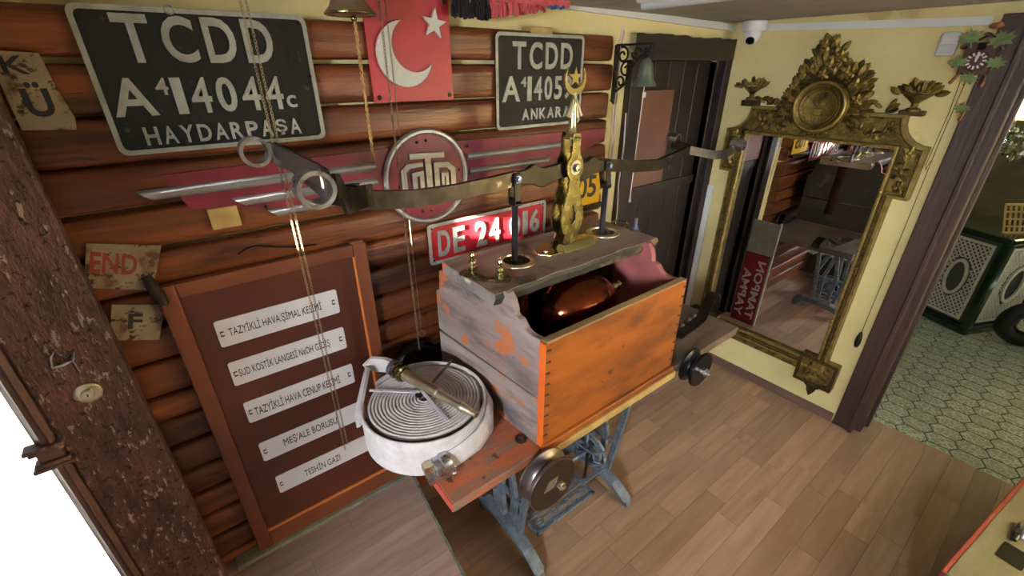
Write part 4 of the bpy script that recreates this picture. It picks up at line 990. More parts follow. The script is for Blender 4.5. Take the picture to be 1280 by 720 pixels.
# iron strap and bolts at the right end
sp = [PZ(846, 421, .785), PZ(862, 410, .785), PZ(876, 399, .79), PY(886, 390, 1.0), PY(896, 383, 1.02), PY(905, 384, 1.02), PY(912, 392, 1.02)]
p5 = PZ(876, 399, .79); dirx = Vector((.9, .12, 0))
sp = [PZ(846, 421, .782), PZ(860, 411, .782), p5, p5+Vector((.07, .02, .035)), p5+Vector((.13, .035, .07)), p5+Vector((.18, .045, .07)), p5+Vector((.22, .055, .035)), p5+Vector((.225, .055, .005))]
obj('iron_strap', MB().sweep(sp, (.05, .006), (0, 0, 1)), 'iron_dark', pump, smooth=40)
for x_, y_ in ((853, 409), (862, 402), (868, 397)):
    obj('strap_bolt', MB().lathe([(.014, 0), (.014, .006), (.009, .007), (.009, .018), (0, .02)], PZ(x_, y_, ZB+.006), (0, 0, 1), 8), 'steel', pump)

# ================================================================== HOSE
hc = Vector((.478, 1.118, ZB)); HR, HH = .192, .13
hose = thing('fire_hose', (hc.x, hc.y, ZB), 'coiled pale canvas fire hose with brass nozzle, lying on the left of the pump board', 'hose')
def ribbon(pts, w, zb, zt):
    mb = MB(); m_ = len(pts); vs = []; fs = []
    for i, p in enumerate(pts):
        d = (Vector(pts[min(i+1, m_-1)])-Vector(pts[max(i-1, 0)])); d = Vector((d[0], d[1], 0)).normalized(); nn = Vector((d.y, -d.x, 0))
        zz = zt+noise.noise(Vector((p[0]*40, p[1]*40, 1)))*.0015
        a = Vector((p[0], p[1], 0))
        vs += [a-nn*w/2+EZ*zb, a+nn*w/2+EZ*zb, a+nn*w*.5+EZ*(zz-.003), a+nn*w*.22+EZ*zz, a-nn*w*.22+EZ*zz, a-nn*w*.5+EZ*(zz-.003)]
    for i in range(m_-1):
        for k in range(6): fs.append((i*6+k, (i+1)*6+k, (i+1)*6+(k+1) % 6, i*6+(k+1) % 6))
    fs += [tuple(range(6)), tuple(reversed(range((m_-1)*6, m_*6)))]
    return mb.add(vs, fs)
turns = 15; pts = []
N_ = turns*44
for k in range(N_+1):
    u = k/N_; a = turns*2*math.pi*u; r = .014+(HR-.024)*u
    pts.append((hc.x+r*math.cos(a)*1.02, hc.y+r*math.sin(a)))
obj('coil', ribbon(pts, .0092, ZB, ZB+HH), 'hose_canvas', hose, smooth=50, fix=True, label='tight spiral coil of flat canvas hose')
core = obj('coil_core', MB().lathe([(HR-.006, 0), (HR-.006, HH-.012), (0, HH-.012)], hc, (0, 0, 1), 48), 'strap_dark', hose)
# outer wrap, stands a bit away and ends at the coupling in front
pts = []
for k in range(61):
    u = k/60; a = R(150)+R(330)*u; r = HR+.006+.014*max(0, 1-abs(u-.35)/.5)
    pts.append((hc.x+r*math.cos(a), hc.y+r*math.sin(a)))
obj('outer_wrap', ribbon(pts, .008, ZB+.001, ZB+HH+.003), 'hose_canvas', hose, smooth=50, fix=True)
cpl = PZ(532, 577, .83)
tail = [Vector((hc.x+r_*math.cos(R(a)), hc.y+r_*math.sin(R(a)), z)) for a, z, r_ in ((28, .838, .190), (8, .84, .197), (-12, .84, .205), (-32, .836, .217), (-52, .832, .228), (-70, .828, .226), (-86, .824, .222), (-99, .82, .22))]
obj('hose_tail', MB().tube(tail, [.05, .056, .056, .054, .049, .044, .039, .034], 14, flat=.34, upv=(0, 0, 1)), 'hose_canvas', hose, smooth=60)
cdir = (tail[-1]-tail[-2]).normalized(); c0 = tail[-1]
cp_ = obj('coupling', MB().lathe([(.036, 0), (.038, .004), (.038, .028), (.034, .03), (.03, .034), (.03, .05), (.024, .052), (.024, .058), (0, .058)], c0, cdir, 24), 'steel', hose, label='steel hose coupling with clamp')
obj('clamp_screw', MB().ball(c0+cdir*.012+Vector((.01, -.03, -.03)), .009), 'steel', cp_)
obj('coupling_lug', MB().bar(c0+cdir*.045+Vector((0, 0, .01)), c0+cdir*.085+Vector((0, 0, .012)), .03, .026), 'brass_pale', cp_, smooth=0, bevel=.003)
obj('coupling_lug', MB().bar(c0+cdir*.04+Vector((0, -.01, -.022)), c0+cdir*.08+Vector((0, -.012, -.03)), .03, .022), 'steel', cp_, smooth=0, bevel=.003)
# straps on top
zt = ZB+HH+.004
def top(px, py): return PZ(px, py, zt)
for a, b_, m_ in (((462, 488), (525, 490), 'hose_strap'), ((527, 489), (560, 526), 'hose_strap'), ((541, 478), (564, 451), 'strap_dark')):
    obj('tie_strap', MB().sweep([top(*a), top(*b_)], (.010, .004), (0, 0, 1)), m_, hose, smooth=0)
hb = top(524, 493)
obj('coil_centre_shade', MB().lathe([(.014, 0), (.014, .002), (0, .002)], hb-Vector((0, 0, .002)), (0, 0, 1), 14), 'lens_black', hose)  # black disc paints the shaded gap at the coil centre
# folded end leading to the nozzle
zl = ZB+HH+.03
f0 = [Vector((hc.x-.196, hc.y+.07, ZB+.075)), Vector((hc.x-.190, hc.y+.11, ZB+.10)), PZ(458, 466, zl-.012), PZ(456, 459, zl), PZ(466, 455, zl+.008), PZ(482, 456, zl+.002), PZ(494, 460, zl-.002), PZ(502, 465, zl-.004)]
obj('folded_end', MB().sweep(f0, [(.010, .07), (.010, .07), (.010, .066), (.010, .066), (.012, .064), (.016, .056), (.028, .045), (.04, .036)], (.35, -.3, .9)), 'hose_canvas', hose, smooth=60)
n0, n1 = PZ(497, 463, zl), PZ(596, 519, zt+.012)
nd = (n1-n0); nl_ = nd.length
nz = obj('nozzle', MB().lathe([(.020, .03), (.021, .045), (.019, .05), (.0175, .10), (.0165, nl_*.50), (.019, nl_*.51), (.019, nl_*.54), (.016, nl_*.55), (.0135, nl_*.80), (.0165, nl_*.81), (.0165, nl_*.84), (.0145, nl_*.85), (.0105, nl_*.985), (.012, nl_*.99), (.012, nl_), (.008, nl_), (.007, nl_-.02), (0, nl_-.02)], n0, nd, 28), 'brass_pale', hose, label='polished brass hose nozzle')
obj('nozzle_collar', MB().lathe([(.026, -.012), (.031, -.01), (.031, .004), (.027, .006), (.027, .012), (.032, .014), (.032, .030), (.024, .034), (.024, .04), (0, .04)], n0, nd, 10), 'brass', nz, smooth=20)
obj('nozzle_clamp', MB().lathe([(.028, -.03), (.03, -.028), (.03, -.016), (.028, -.014)], n0, nd, 20), 'steel_blue', nz)

# ================================================================== TREADLE STAND
stand = thing('treadle_stand', (1.06, 1.02, 0), 'grey cast-iron sewing machine treadle stand carrying the fire pump', 'stand')
def yz(mb_pts, x, th, m, name, parent=stand, hole=None, bev=.003):
    return obj(name, MB().prism(mb_pts, (x-th/2, 0, 0), EY, EZ, EX, th, hole=hole), m, parent, smooth=0, bevel=bev)
def leg_frame(x, m):
    foot = [(.805, 0), (.835, 0), (.85, .012), (.90, .032), (.97, .05), (1.10, .062), (1.17, .055), (1.20, .03), (1.215, .0), (1.24, .0), (1.25, .03), (1.24, .085), (1.20, .108), (1.10, .112), (.97, .10), (.90, .08), (.85, .05), (.81, .024)]
    f_ = yz(foot, x, .036, m, 'foot')
    obj('foot_flange', MB().sweep([(x, .82, .024), (x, .90, .072), (x, .97, .092), (x, 1.10, .104), (x, 1.18, .10), (x, 1.235, .08)], [(.052, .008)]*6, (0, 0, 1)), m, f_, smooth=30)
    for yy in (.83, 1.23):
        obj('caster', MB().lathe([(.014, -.008), (.016, -.006), (.016, .006), (.014, .008)], (x, yy, .014), (1, 0, 0), 14), 'cast_iron_black', f_)
    # uprights
    for pts in ([(.955, .12), (.93, .3), (.90, .5), (.88, .735)], [(1.115, .12), (1.13, .3), (1.16, .5), (1.18, .735)], [(1.0, .13), (.99, .32), (1.03, .52), (1.06, .735)], [(1.07, .13), (1.08, .32), (1.04, .52), (1.0, .735)]):
        obj('upright', MB().sweep([(x, a, b_) for a, b_ in pts], [(.026, .02)]*4, (1, 0, 0)), m, stand, smooth=30)
    obj('top_bar', MB().box((x-.02, .83, .715), (x+.02, 1.22, .735)), m, stand, smooth=0, bevel=.003)
    obj('cross_bar', MB().sweep([(x, .93, .32), (x, 1.0, .30), (x, 1.07, .30), (x, 1.13, .32)], (.016, .016), (0, 0, 1)), m, stand, smooth=30)
leg_frame(.768, 'cast_iron_grey'); leg_frame(1.325, 'cast_iron_grey')
# scrolled guard on the inside of the right leg frame
sc = MB(); gx, gy, gz = 1.27, 1.035, .22
for r in (.10, .07): sc.torus((gx, gy, gz), (1, 0, 0), r, .007, 26, 6)
for k in range(6):
    a = k*math.pi/3; sc.tube([(gx, gy+.02*math.cos(a), gz+.02*math.sin(a)), (gx-.02, gy+.06*math.cos(a+.5), gz+.06*math.sin(a+.5)), (gx, gy+.1*math.cos(a+.3), gz+.1*math.sin(a+.3))], .006, 6)
sc.tube([(gx, gy-.10, gz+.06), (gx-.03, gy-.05, gz+.03), (gx-.04, gy+.04, gz+.02), (gx-.02, gy+.1, gz+.05)], .006, 6)
sc.tube([(gx, gy-.10, gz-.02), (gx-.035, gy-.05, gz-.05), (gx-.045, gy+.04, gz-.06), (gx-.02, gy+.1, gz-.02)], .006, 6)
obj('band_wheel', sc, 'cast_iron_grey', stand)
obj('axle', MB().cyl((1.14, gy, gz), (1.325, gy, gz), .01, 10), 'cast_iron_grey', stand)
obj('pitman_rod', MB().tube([(1.215, 1.0, .25), (1.205, .99, .18), (1.19, .985, .12)], .008, 8), 'iron_bar', stand)
obj('brace', MB().bar((.79, 1.16, .55), (1.325, 1.16, .30), .03, .012), 'cast_iron_grey', stand, smooth=0)
obj('brace', MB().bar((.79, 1.16, .30), (1.325, 1.16, .55), .03, .012), 'cast_iron_grey', stand, smooth=0)
# treadle plate
tz = .105; ty0, ty1, tx0, tx1 = .905, 1.125, .825, 1.18
tr = obj('treadle', MB().box((tx0, ty0, tz-.006), (tx1, ty0+.014, tz+.006)).box((tx0, ty1-.014, tz-.006), (tx1, ty1, tz+.006)).box((tx0, ty0, tz-.006), (tx0+.014, ty1, tz+.006)).box((tx1-.014, ty0, tz-.006), (tx1, ty1, tz+.006)), 'cast_iron_grey', stand, smooth=0, bevel=.002)
sm = mesh_of('slat', MB().box((tx0, -.006, -.005), (tx1, .006, .005)), 'cast_iron_grey', 0)
for k in range(7): inst('slat', sm, tr, (0, ty0+.022+k*.0295, tz))
hxm = mesh_of('rosette', MB().tube([(.016*math.cos(k*math.pi/3), .016*math.sin(k*math.pi/3), 0) for k in range(6)], .0035, 6, closed=True), 'cast_iron_grey')
for i in range(4):
    for j in range(3): inst('rosette', hxm, tr, (tx0+.05+i*.085, ty0+.04+j*.07, tz+.006))
obj('treadle_arm', MB().bar((tx1-.01, .98, tz), (1.325, .98, tz), .02, .012), 'cast_iron_grey', tr, smooth=0)
obj('treadle_arm', MB().bar((.79, 1.0, tz), (tx0+.01, 1.0, tz), .02, .012), 'cast_iron_grey', tr, smooth=0)

# ================================================================== MIRROR
XM = XW
mir = thing('gilded_mirror', (XM, .953, .1), 'tall gilded mirror with leafy crest, medallion and corner baskets', 'mirror')
MC = .953
def wallpt(y_, z_, d=0): return Vector((XM-d, y_, z_))
NX = Vector((-1, 0, 0))
def mprism(name, pts, d0, d1, m, parent=mir, hole=None, bev=.002): return obj(name, MB().prism(pts, (XM-d0, 0, 0), EY, EZ, NX, d1-d0, hole=hole), m, parent, smooth=0, bevel=bev)
gy0, gy1, gz0, gz1 = .606, 1.30, .357, 1.553
inner = [(gy0, gz0), (gy1, gz0), (gy1, gz1), (gy0, gz1)]
ear = .487; lw = .553
outer = [(lw, .30), (MC*2-lw, .30), (MC*2-lw, 1.335), (MC*2-ear, 1.335), (MC*2-ear, 1.575)]
def arc(cx, cz, r, a0, a1, n=6): return [(cx+r*math.cos(R(a0+(a1-a0)*k/n)), cz+r*math.sin(R(a0+(a1-a0)*k/n))) for k in range(n+1)]
rc = .085
outer += arc(MC*2-ear, 1.575+rc+.03, rc+.03, 270, 180)[1:] + [(MC*2-ear-rc-.03, 1.703)]
outer += [(ear+rc+.03, 1.703)] + arc(ear, 1.575+rc+.03, rc+.03, 0, -90)[:-1] + [(ear, 1.575), (ear, 1.335), (lw, 1.335)]
obj('glass', MB().box((XM-.022, gy0-.01, gz0-.01), (XM-.016, gy1+.01, gz1+.01)), 'mirror_glass', mir, smooth=0, label='silvered mirror glass')
obj('backing', MB().box((XM-.016, gy0-.02, gz0-.02), (XM-.002, gy1+.02, gz1+.02)), 'dark_wood', mir, smooth=0)
mprism('frame', outer, .0, .034, 'gold', hole=[(gy0+.0, gz0), (gy1, gz0), (gy1, gz1), (gy0, gz1)])
def offs(poly, d):
    out = []; n_ = len(poly)
    for i in range(n_):
        p0, p1, p2 = Vector(poly[i-1]), Vector(poly[i]), Vector(poly[(i+1) % n_])
        e1 = (p1-p0).normalized(); e2 = (p2-p1).normalized(); n1_ = Vector((-e1.y, e1.x)); n2_ = Vector((-e2.y, e2.x))
        b_ = (n1_+n2_); b_ = b_/max(.2, b_.dot(n1_)); out.append(tuple(p1+b_*d))
    return out
mprism('outer_moulding', outer, .034, .052, 'gold_light', hole=offs(outer, .014), bev=.004)
mprism('groove_shade', offs(outer, .0135), .034, .036, 'gold_dark', hole=offs(outer, .0205), bev=0)  # flat dark strip paints the shade of a groove, none is cut
mprism('outer_moulding', offs(outer, .020), .034, .044, 'gold', hole=offs(outer, .027), bev=.002)
def rect(a): return [(gy0-a, gz0-a), (gy1+a, gz0-a), (gy1+a, gz1+a), (gy0-a, gz1+a)]
mprism('groove_shade', rect(.021), .034, .036, 'gold_dark', hole=rect(.0155), bev=0)  # painted groove shade again, round the glass
mprism('inner_moulding', rect(.016), .034, .048, 'gold_light', hole=rect(0), bev=.004)
# beads round the glass and leaf tips on the side rails
bd = mesh_of('bead', MB().ball((0, 0, 0), .0045, 6, 4), 'gold_light')
y_ = gy0+.004
bpts = [(gy0-.007, gz0+i*.0185) for i in range(65)]+[(gy1+.007, gz0+i*.0185) for i in range(65)]+[(gy0+.004+i*.0185, gz1+.007) for i in range(38)]+[(gy0+.004+i*.0185, gz0-.007) for i in range(38)]
for a, b_ in bpts: inst('bead', bd, mir, (XM-.050, a, b_))
tip = mesh_of('leaf_tip', MB().add([(0, -.012, 0), (0, .012, 0), (0, 0, -.03), (-.008, 0, .004)], [(0, 2, 3), (2, 1, 3), (0, 3, 1), (0, 1, 2)]), 'gold_light', 0)
for i in range(30):
    for yy in (gy0-.0265, gy1+.0265): inst('leaf_tip', tip, mir, (XM-.033, yy, .40+i*.031))
# corner blocks with drops
for yy in (.588, MC*2-.588):
    mprism('corner_block', [(yy-.10, .20), (yy+.10, .20), (yy+.10, .375), (yy-.10, .375)], 0, .05, 'gold', bev=.006)
    mprism('block_frame', [(yy-.10, .20), (yy+.10, .20), (yy+.10, .375), (yy-.10, .375)], .05, .062, 'gold_dark', hole=[(yy-.083, .217), (yy+.083, .217), (yy+.083, .358), (yy-.083, .358)], bev=.004)
    mprism('drop', [(yy-.045, .20), (yy+.045, .20), (yy+.04, .175), (yy+.025, .165), (yy+.02, .14), (yy, .105), (yy-.02, .14), (yy-.025, .165), (yy-.04, .175)], .0, .03, 'gold_dark', bev=.004)
mprism('bottom_rail', [(.68, .262), (MC*2-.68, .262), (MC*2-.68, .302), (.68, .302)], 0, .046, 'gold', bev=.008)
# carved leaves
def leaf_mesh(name, m, L_=.05, W=.022, cup=.012):
    vs = []; fs = []; n_ = 5
    for i in range(n_+1):
        u = i/n_; w = W/2*math.sin(math.pi*min(.97, u*.85+.12))**.8; z = L_*u; h = cup*math.sin(math.pi*u)
        vs += [(-.2*h, -w, z), (-h-.004, 0, z), (-.2*h, w, z)]
    vs[-3:] = [(0, 0, L_)]*3
    for i in range(n_): fs += [(i*3, i*3+1, i*3+4, i*3+3), (i*3+1, i*3+2, i*3+5, i*3+4)]
    vb = len(vs)
    return mesh_of(name, MB().add(vs, fs), m, 60)
lm = [leaf_mesh('leaf', 'gold', .055, .03, .014), leaf_mesh('leaf', 'gold_dark', .048, .026, .016), leaf_mesh('leaf', 'gold_light', .05, .024, .018)]
rnd = random.Random(11)
def put_leaf(parent, y_, z_, d, ang, s=1.0, tilt=0):
    o = inst('leaf', rnd.choice(lm), parent, (XM-d, y_, z_), rot=(R(ang), R(-tilt), 0), scale=(s, s, s)); return o
# crest: a mound outline filled with leaves, thicker in the middle
crest_pts = [(1.165, 1.69), (1.155, 1.75), (1.12, 1.80), (1.105, 1.85), (1.085, 1.90), (1.06, 1.95), (1.035, 2.0), (1.01, 2.03), (.985, 2.03), (.955, 1.99), (.93, 1.95), (.885, 1.92), (.83, 1.90), (.80, 1.86), (.785, 1.80), (.77, 1.74), (.765, 1.69)]
crest = mprism('crest', [(a*.9+MC*.1, b_*.93+1.72*.07) for a, b_ in crest_pts], 0, .03, 'gold_dark', bev=.008)
crest['label'] = 'carved crest of gilded leaves and flowers'
cxm = .96
for ring, (sc_, d, nn) in enumerate(((1.0, .010, 44), (.92, .024, 40), (.84, .036, 40), (.74, .046, 34), (.95, .040, 30))):
    for k in range(nn):
        u = k/(nn-1)*(len(crest_pts)-1); i = min(int(u), len(crest_pts)-2); f = u-i
        py_ = crest_pts[i][0]*(1-f)+crest_pts[i+1][0]*f; pz_ = crest_pts[i][1]*(1-f)+crest_pts[i+1][1]*f
        yy = cxm+(py_-cxm)*sc_*.93; zz = 1.72+(pz_-1.72)*sc_*.95
        ang = math.degrees(math.atan2(-(py_-cxm), (pz_-1.72)+.02))+rnd.uniform(-35, 35)
        if math.hypot(yy-.957, zz-1.718) < .115: continue
        put_leaf(crest, yy+rnd.uniform(-.006, .006), zz-.02+rnd.uniform(-.006, .006), d+rnd.uniform(0, .012), ang, rnd.uniform(.8, 1.15), rnd.uniform(-10, 30))
def flower(parent, y_, z_, d, s):
    for k in range(6):
        inst('petal', lm[2], parent, (XM-d, y_, z_), rot=(R(k*60+10), R(-28), 0), scale=(.55*s, .7*s, .62*s))
    obj('flower_heart', MB().ball((XM-d-.008*s, y_, z_), .009*s, 10, 6), 'gold_light', parent)
for y_, z_, s_ in ((1.0, 1.955, 1.2), (.965, 1.90, 1.3), (1.045, 1.885, 1.1), (.885, 1.875, 1.2), (.835, 1.82, 1.2), (.81, 1.755, 1.1), (1.10, 1.80, 1.1), (1.01, 1.99, 1.0), (1.07, 1.845, 1.0), (.93, 1.94, 1.1), (.86, 1.84, 1.1), (.985, 1.865, 1.0), (1.13, 1.765, .9), (1.03, 1.925, 1.0)):
    flower(crest, y_, z_, .055, s_)
# medallion
my, mz = .957, 1.718
med = obj('medallion', MB().lathe([(.126, 0), (.126, .075), (.120, .085), (.110, .088), (.100, .080), (.094, .077), (.088, .083), (.082, .076), (.072, .071), (0, .071)], (XM, my, mz), (-1, 0, 0), 48), 'gold', mir, label='oval medallion with a relief flower basket')
obj('medallion_rim', MB().torus((XM-.085, my, mz), (1, 0, 0), .112, .007, 48, 8), 'gold_light', med)
for k in range(44):
    a = 2*math.pi*k/44; inst('bead', bd, med, (XM-.074, my+.076*math.cos(a), mz+.075*math.sin(a)))
obj('relief_basket', MB().prism([(-.022, .0), (-.012, -.03), (.012, -.03), (.022, 0)], (XM-.069, my, mz-.008), EY, EZ, NX, .012), 'gold_light', med, smooth=0, bevel=.004)
for k in range(9):
    put_leaf(med, my+rnd.uniform(-.022, .022), mz-.004+rnd.uniform(0, .016), .076, rnd.uniform(-60, 60), .55, 15)
for k in range(4): put_leaf(med, my+rnd.uniform(-.01, .01), mz-.04, .072, rnd.uniform(110, 250), .4, 10)
# corner baskets
def basket(y_, z_, s):
    b_ = obj('corner_basket', MB().lathe([(.026*s, -.052*s), (.026*s, -.042*s), (.012*s, -.036*s), (.012*s, -.022*s), (.024*s, -.010*s), (.046*s, .008*s), (.05*s, .014*s), (0, .016*s)], (XM-.035, y_, z_), (0, 0, 1), 20), 'gold', mir, label='small carved basket of flowers on the frame corner')
    for k in range(20):
        u = rnd.uniform(-1, 1); put_leaf(b_, y_+u*.06*s, z_+.012*s+rnd.uniform(0, .03)*s*(1-abs(u)), .03+rnd.uniform(0, .03), -u*70+rnd.uniform(-20, 20), .85*s, rnd.uniform(-10, 30))
    for u in (-.5, 0, .5): flower(b_, y_+u*.06*s, z_+.03*s, .06, .6)
basket(.594, 1.775, 1.1); basket(1.325, 1.785, 1.0)
mprism('corner_plinth', [(.55, 1.70), (.64, 1.70), (.64, 1.722), (.55, 1.722)], 0, .05, 'gold_dark', bev=.004)
mprism('corner_plinth', [(1.28, 1.70), (1.37, 1.70), (1.37, 1.73), (1.28, 1.73)], 0, .05, 'gold_dark', bev=.004)
# garland reliefs on the frieze and ears
def garland(pts, n_, s):
    g_ = obj('garland', MB().tube([wallpt(a, b_, .036) for a, b_ in pts], .006, 6), 'gold', mir)
    for k in range(n_):
        u = k/(n_-1)*(len(pts)-1); i = min(int(u), len(pts)-2); f = u-i
        put_leaf(g_, pts[i][0]*(1-f)+pts[i+1][0]*f+rnd.uniform(-.01, .01), pts[i][1]*(1-f)+pts[i+1][1]*f+rnd.uniform(-.01, .01), .036, rnd.uniform(0, 360), s, 12)
garland([(.82, 1.66), (.78, 1.625), (.73, 1.605), (.67, 1.62), (.62, 1.66)], 46, .62)
garland([(1.09, 1.66), (1.13, 1.625), (1.18, 1.605), (1.23, 1.62), (1.28, 1.66)], 46, .62)
garland([(.90, 1.605), (.93, 1.585), (.957, 1.578), (.985, 1.585), (1.02, 1.605)], 26, .6)
for yy in (.545, MC*2-.545):
    garland([(yy, 1.52), (yy+.01, 1.46), (yy-.01, 1.42), (yy, 1.37)], 26, .7); 
    for p_ in ((yy, 1.545),): flower(mir, p_[0], p_[1], .036, 1.2)
for k in range(14): put_leaf(mir, .588+rnd.uniform(-.05, .05), .29+rnd.uniform(-.035, .035), .05, rnd.uniform(0, 360), .7, 12)
for k in range(5): put_leaf(mir, .70+rnd.uniform(-.03, .03), 1.712+rnd.uniform(-.005, .02), .02+rnd.uniform(0, .02), rnd.uniform(-70, 70), .9, 12)
for k in range(12): put_leaf(mir, 1.17+rnd.uniform(0, .1), 1.715+rnd.uniform(-.005, .02), .02+rnd.uniform(0, .02), rnd.uniform(-70, 70), .8, 12)

# ================================================================== SMALL THINGS ON THE MIRROR WALL
cp = PX(944, 30, XM-.07)
t = thing('security_camera', (XM-.07, cp.y, 2.0), 'white dome security camera in the ceiling corner', 'camera')
obj('mount', MB().lathe([(.058, 0), (.062, .01), (.058, .045), (.05, .05), (0, .05)], (cp.x, cp.y, 2.068), (0, 0, 1), 28), 'white_plastic', t)
dm = obj('camera_head', MB().ball((cp.x-.005, cp.y, 2.055), (.042, .042, .05), 24, 14), 'white_plastic', t)
ld = (CAM-Vector((cp.x, cp.y, 2.03))).normalized(); ld = Vector((-.75, -.2, -.75)).normalized()
obj('lens', MB().lathe([(.022, 0), (.022, .006), (.014, .007), (0, .009)], Vector((cp.x-.005, cp.y, 2.05))+ld*.036, ld, 20), 'lens_black', dm)
sn = [PX(x, yy, XM-.012) for x, yy in ((1186, 55),)][0]
t = thing('motion_sensor', (XM, sn.y, sn.z-.04), 'white plastic motion sensor on the wall beside the cuckoo clock', 'sensor')
obj('sensor_body', MB().box((XM-.032, sn.y-.032, sn.z-.045), (XM, sn.y+.032, sn.z+.045)), 'white_plastic', t, smooth=0, bevel=.01)
obj('sensor_window', MB().box((XM-.035, sn.y-.026, sn.z-.035), (XM-.03, sn.y+.026, sn.z-.002)), 'pale_plastic', t, smooth=0, bevel=.003)
# cuckoo clock on the post
ck = PX(1222, 76, XM-.05)
t = thing('cuckoo_clock', (XM-.02, ck.y, ck.z-.1), 'brown carved cuckoo clock with green leaves on the doorway post', 'clock')
xc = XM-.024
def cpx(px, py, d=.06): return PX(px, py, XM-d)
obj('clock_body', MB().box((xc-.05, ck.y-.045, ck.z-.05), (xc, ck.y+.045, ck.z+.065)), 'clock_brown', t, smooth=0, bevel=.004)
obj('roof', MB().prism([(-.065, .05), (0, .10), (.065, .05), (.06, .042), (0, .088), (-.06, .042)], (xc, ck.y, ck.z), EY, EZ, NX, .06), 'clock_brown', t, smooth=0, bevel=.002)
dl = obj('dial', MB().lathe([(.036, 0), (.036, .004), (.033, .007), (0, .007)], (xc-.05, ck.y, ck.z), (-1, 0, 0), 28), 'clock_brown', t)
nm = mesh_of('numeral', MB().box((-.001, -.003, -.006), (.001, .003, .006)), 'enamel_white', 0)
for k in range(12):
    a = R(30*k); inst('numeral', nm, dl, (xc-.058, ck.y+.025*math.sin(a), ck.z+.025*math.cos(a)), rot=(-a, 0, 0))
obj('hand', MB().bar((xc-.06, ck.y, ck.z-.004), (xc-.06, ck.y-.004, ck.z+.026), .002, .005, (0, 1, 0)), 'enamel_white', dl, smooth=0)
obj('hand', MB().bar((xc-.0605, ck.y, ck.z-.004), (xc-.0605, ck.y+.002, ck.z+.018), .002, .006, (0, 1, 0)), 'enamel_white', dl, smooth=0)
obj('cuckoo_door', MB().box((xc-.054, ck.y-.012, ck.z+.038), (xc-.048, ck.y+.012, ck.z+.062)), 'lens_black', t, smooth=0)
def maple(s):
    half = [(0, 1.0), (.10, .62), (.34, .70), (.28, .42), (.85, .52), (.62, .22), (.95, .05), (.5, -.12), (.55, -.5), (.2, -.32), (.06, -.36), (.05, -.75)]
    return [(a*s, b_*s) for a, b_ in half]+[(-a*s, b_*s) for a, b_ in half[:0:-1]]
for (x_, y_, s_, d) in ((1214, 49, .044, .085), (1253, 51, .046, .085), (1198, 79, .034, .08), (1244, 80, .036, .085), (1210, 99, .034, .08), (1203, 137, .03, .06)):
    p_ = cpx(x_, y_, d); a = rnd.uniform(-25, 25)
    mb = MB().prism([(u*math.cos(R(a))-v*math.sin(R(a)), u*math.sin(R(a))+v*math.cos(R(a))) for u, v in maple(s_)], p_, EY, Vector((-.3, 0, .95)), NX, .003)
    obj('vine_leaf', mb, 'leaf_green', t, smooth=0)
for a, b_ in (((1200, 90), (1187, 104)), ((1232, 95), (1226, 108)), ((1205, 140), (1199, 150)), ((1240, 35), (1252, 28))):
    obj('twig', MB().tube([cpx(*a, .07), cpx((a[0]+b_[0])/2, (a[1]+b_[1])/2+1, .078), cpx(*b_, .07)], [.004, .006, .007], 6), 'twig', t)
bird = cpx(1246, 32, .07)
obj('bird', MB().ball(bird, (.010, .022, .011), 12, 8), 'twig', t)
chp = [cpx(1204, 105, .05), cpx(1195, 130, .05), cpx(1184, 150, .05)]
wt = cpx(1073, 425, .03)
obj('weight_chain', MB().tube([(xc-.012, ck.y+.012, ck.z-.05), (xc-.012, .462, 1.6), (xc-.006, wt.y, 1.2), (xc-.004, wt.y, wt.z+.04)], .0013, 5), 'bracket_black', t)
obj('weight_chain', MB().tube([(xc-.012, ck.y+.03, ck.z-.05), (xc-.012, .470, 1.72), (xc-.010, .476, 1.5), (xc-.010, .470, 1.48), (xc-.010, .466, 1.52)], .0013, 5), 'bracket_black', t)
obj('cone_weight', MB().lathe([(0, 0), (.009, .008), (.014, .03), (.013, .06), (.008, .088), (.003, .1), (0, .1)], (xc-.004, wt.y, wt.z-.05), (0, 0, 1), 14), 'iron_dark', t, label='dark pine-cone clock weight')
# white batten on the ceiling
la, lb_ = PZ(797, 5, 2.085), PZ(905, -5, 2.085)
t = thing('ceiling_batten', (la.x, .9, 2.06), 'white ceiling batten lamp at the top edge, not lit', 'lamp')
obj('housing', MB().box((la.x-.01, .2, 2.085), (la.x+.05, la.y, ZC)), 'white_plastic', t, smooth=0, bevel=.006)
obj('tube_cover', MB().cyl((la.x+.02, .21, 2.083), (la.x+.02, la.y-.01, 2.083), .016, 14), 'pale_plastic', t)

# ================================================================== TILED ROOM
ct = Vector((4.63, .19, 0)); ul = Vector((.42, .9, 0)).normalized(); ur = Vector((.9, -.42, 0)).normalized()
t = thing('enamel_stove', (4.9, .25, 0), 'dark green enamelled stove with pale openwork panels in the tiled room', 'stove')
W1, W2, SH = .42, .5, .80
def sp3(a, b_, z): return ct+ul*a+ur*b_+EZ*z
def slab(name, a0, a1, b0, b1, z0, z1, m, bev=.01):
    mb = MB(); P = [sp3(a, b_, z) for z in (z0, z1) for a, b_ in ((a0, b0), (a1, b0), (a1, b1), (a0, b1))]
    return obj(name, mb.add(P, [(0, 3, 2, 1), (4, 5, 6, 7), (0, 1, 5, 4), (1, 2, 6, 5), (2, 3, 7, 6), (3, 0, 4, 7)]), m, t, smooth=0, bevel=bev, fix=True)
slab('base', -.03, W1+.03, -.03, W2+.03, 0, .07, 'stove_green', .02); slab('top_slab', -.04, W1+.04, -.04, W2+.04, SH-.05, SH, 'stove_green', .02)
slab('body', .012, W1-.012, .012, W2-.012, .07, SH-.05, 'stove_inner')
for a, b_ in ((0, 0), (W1, 0), (0, W2)): slab('corner_post', a-.03, a+.03, b_-.03, b_+.03, .05, SH-.04, 'stove_green', .015)
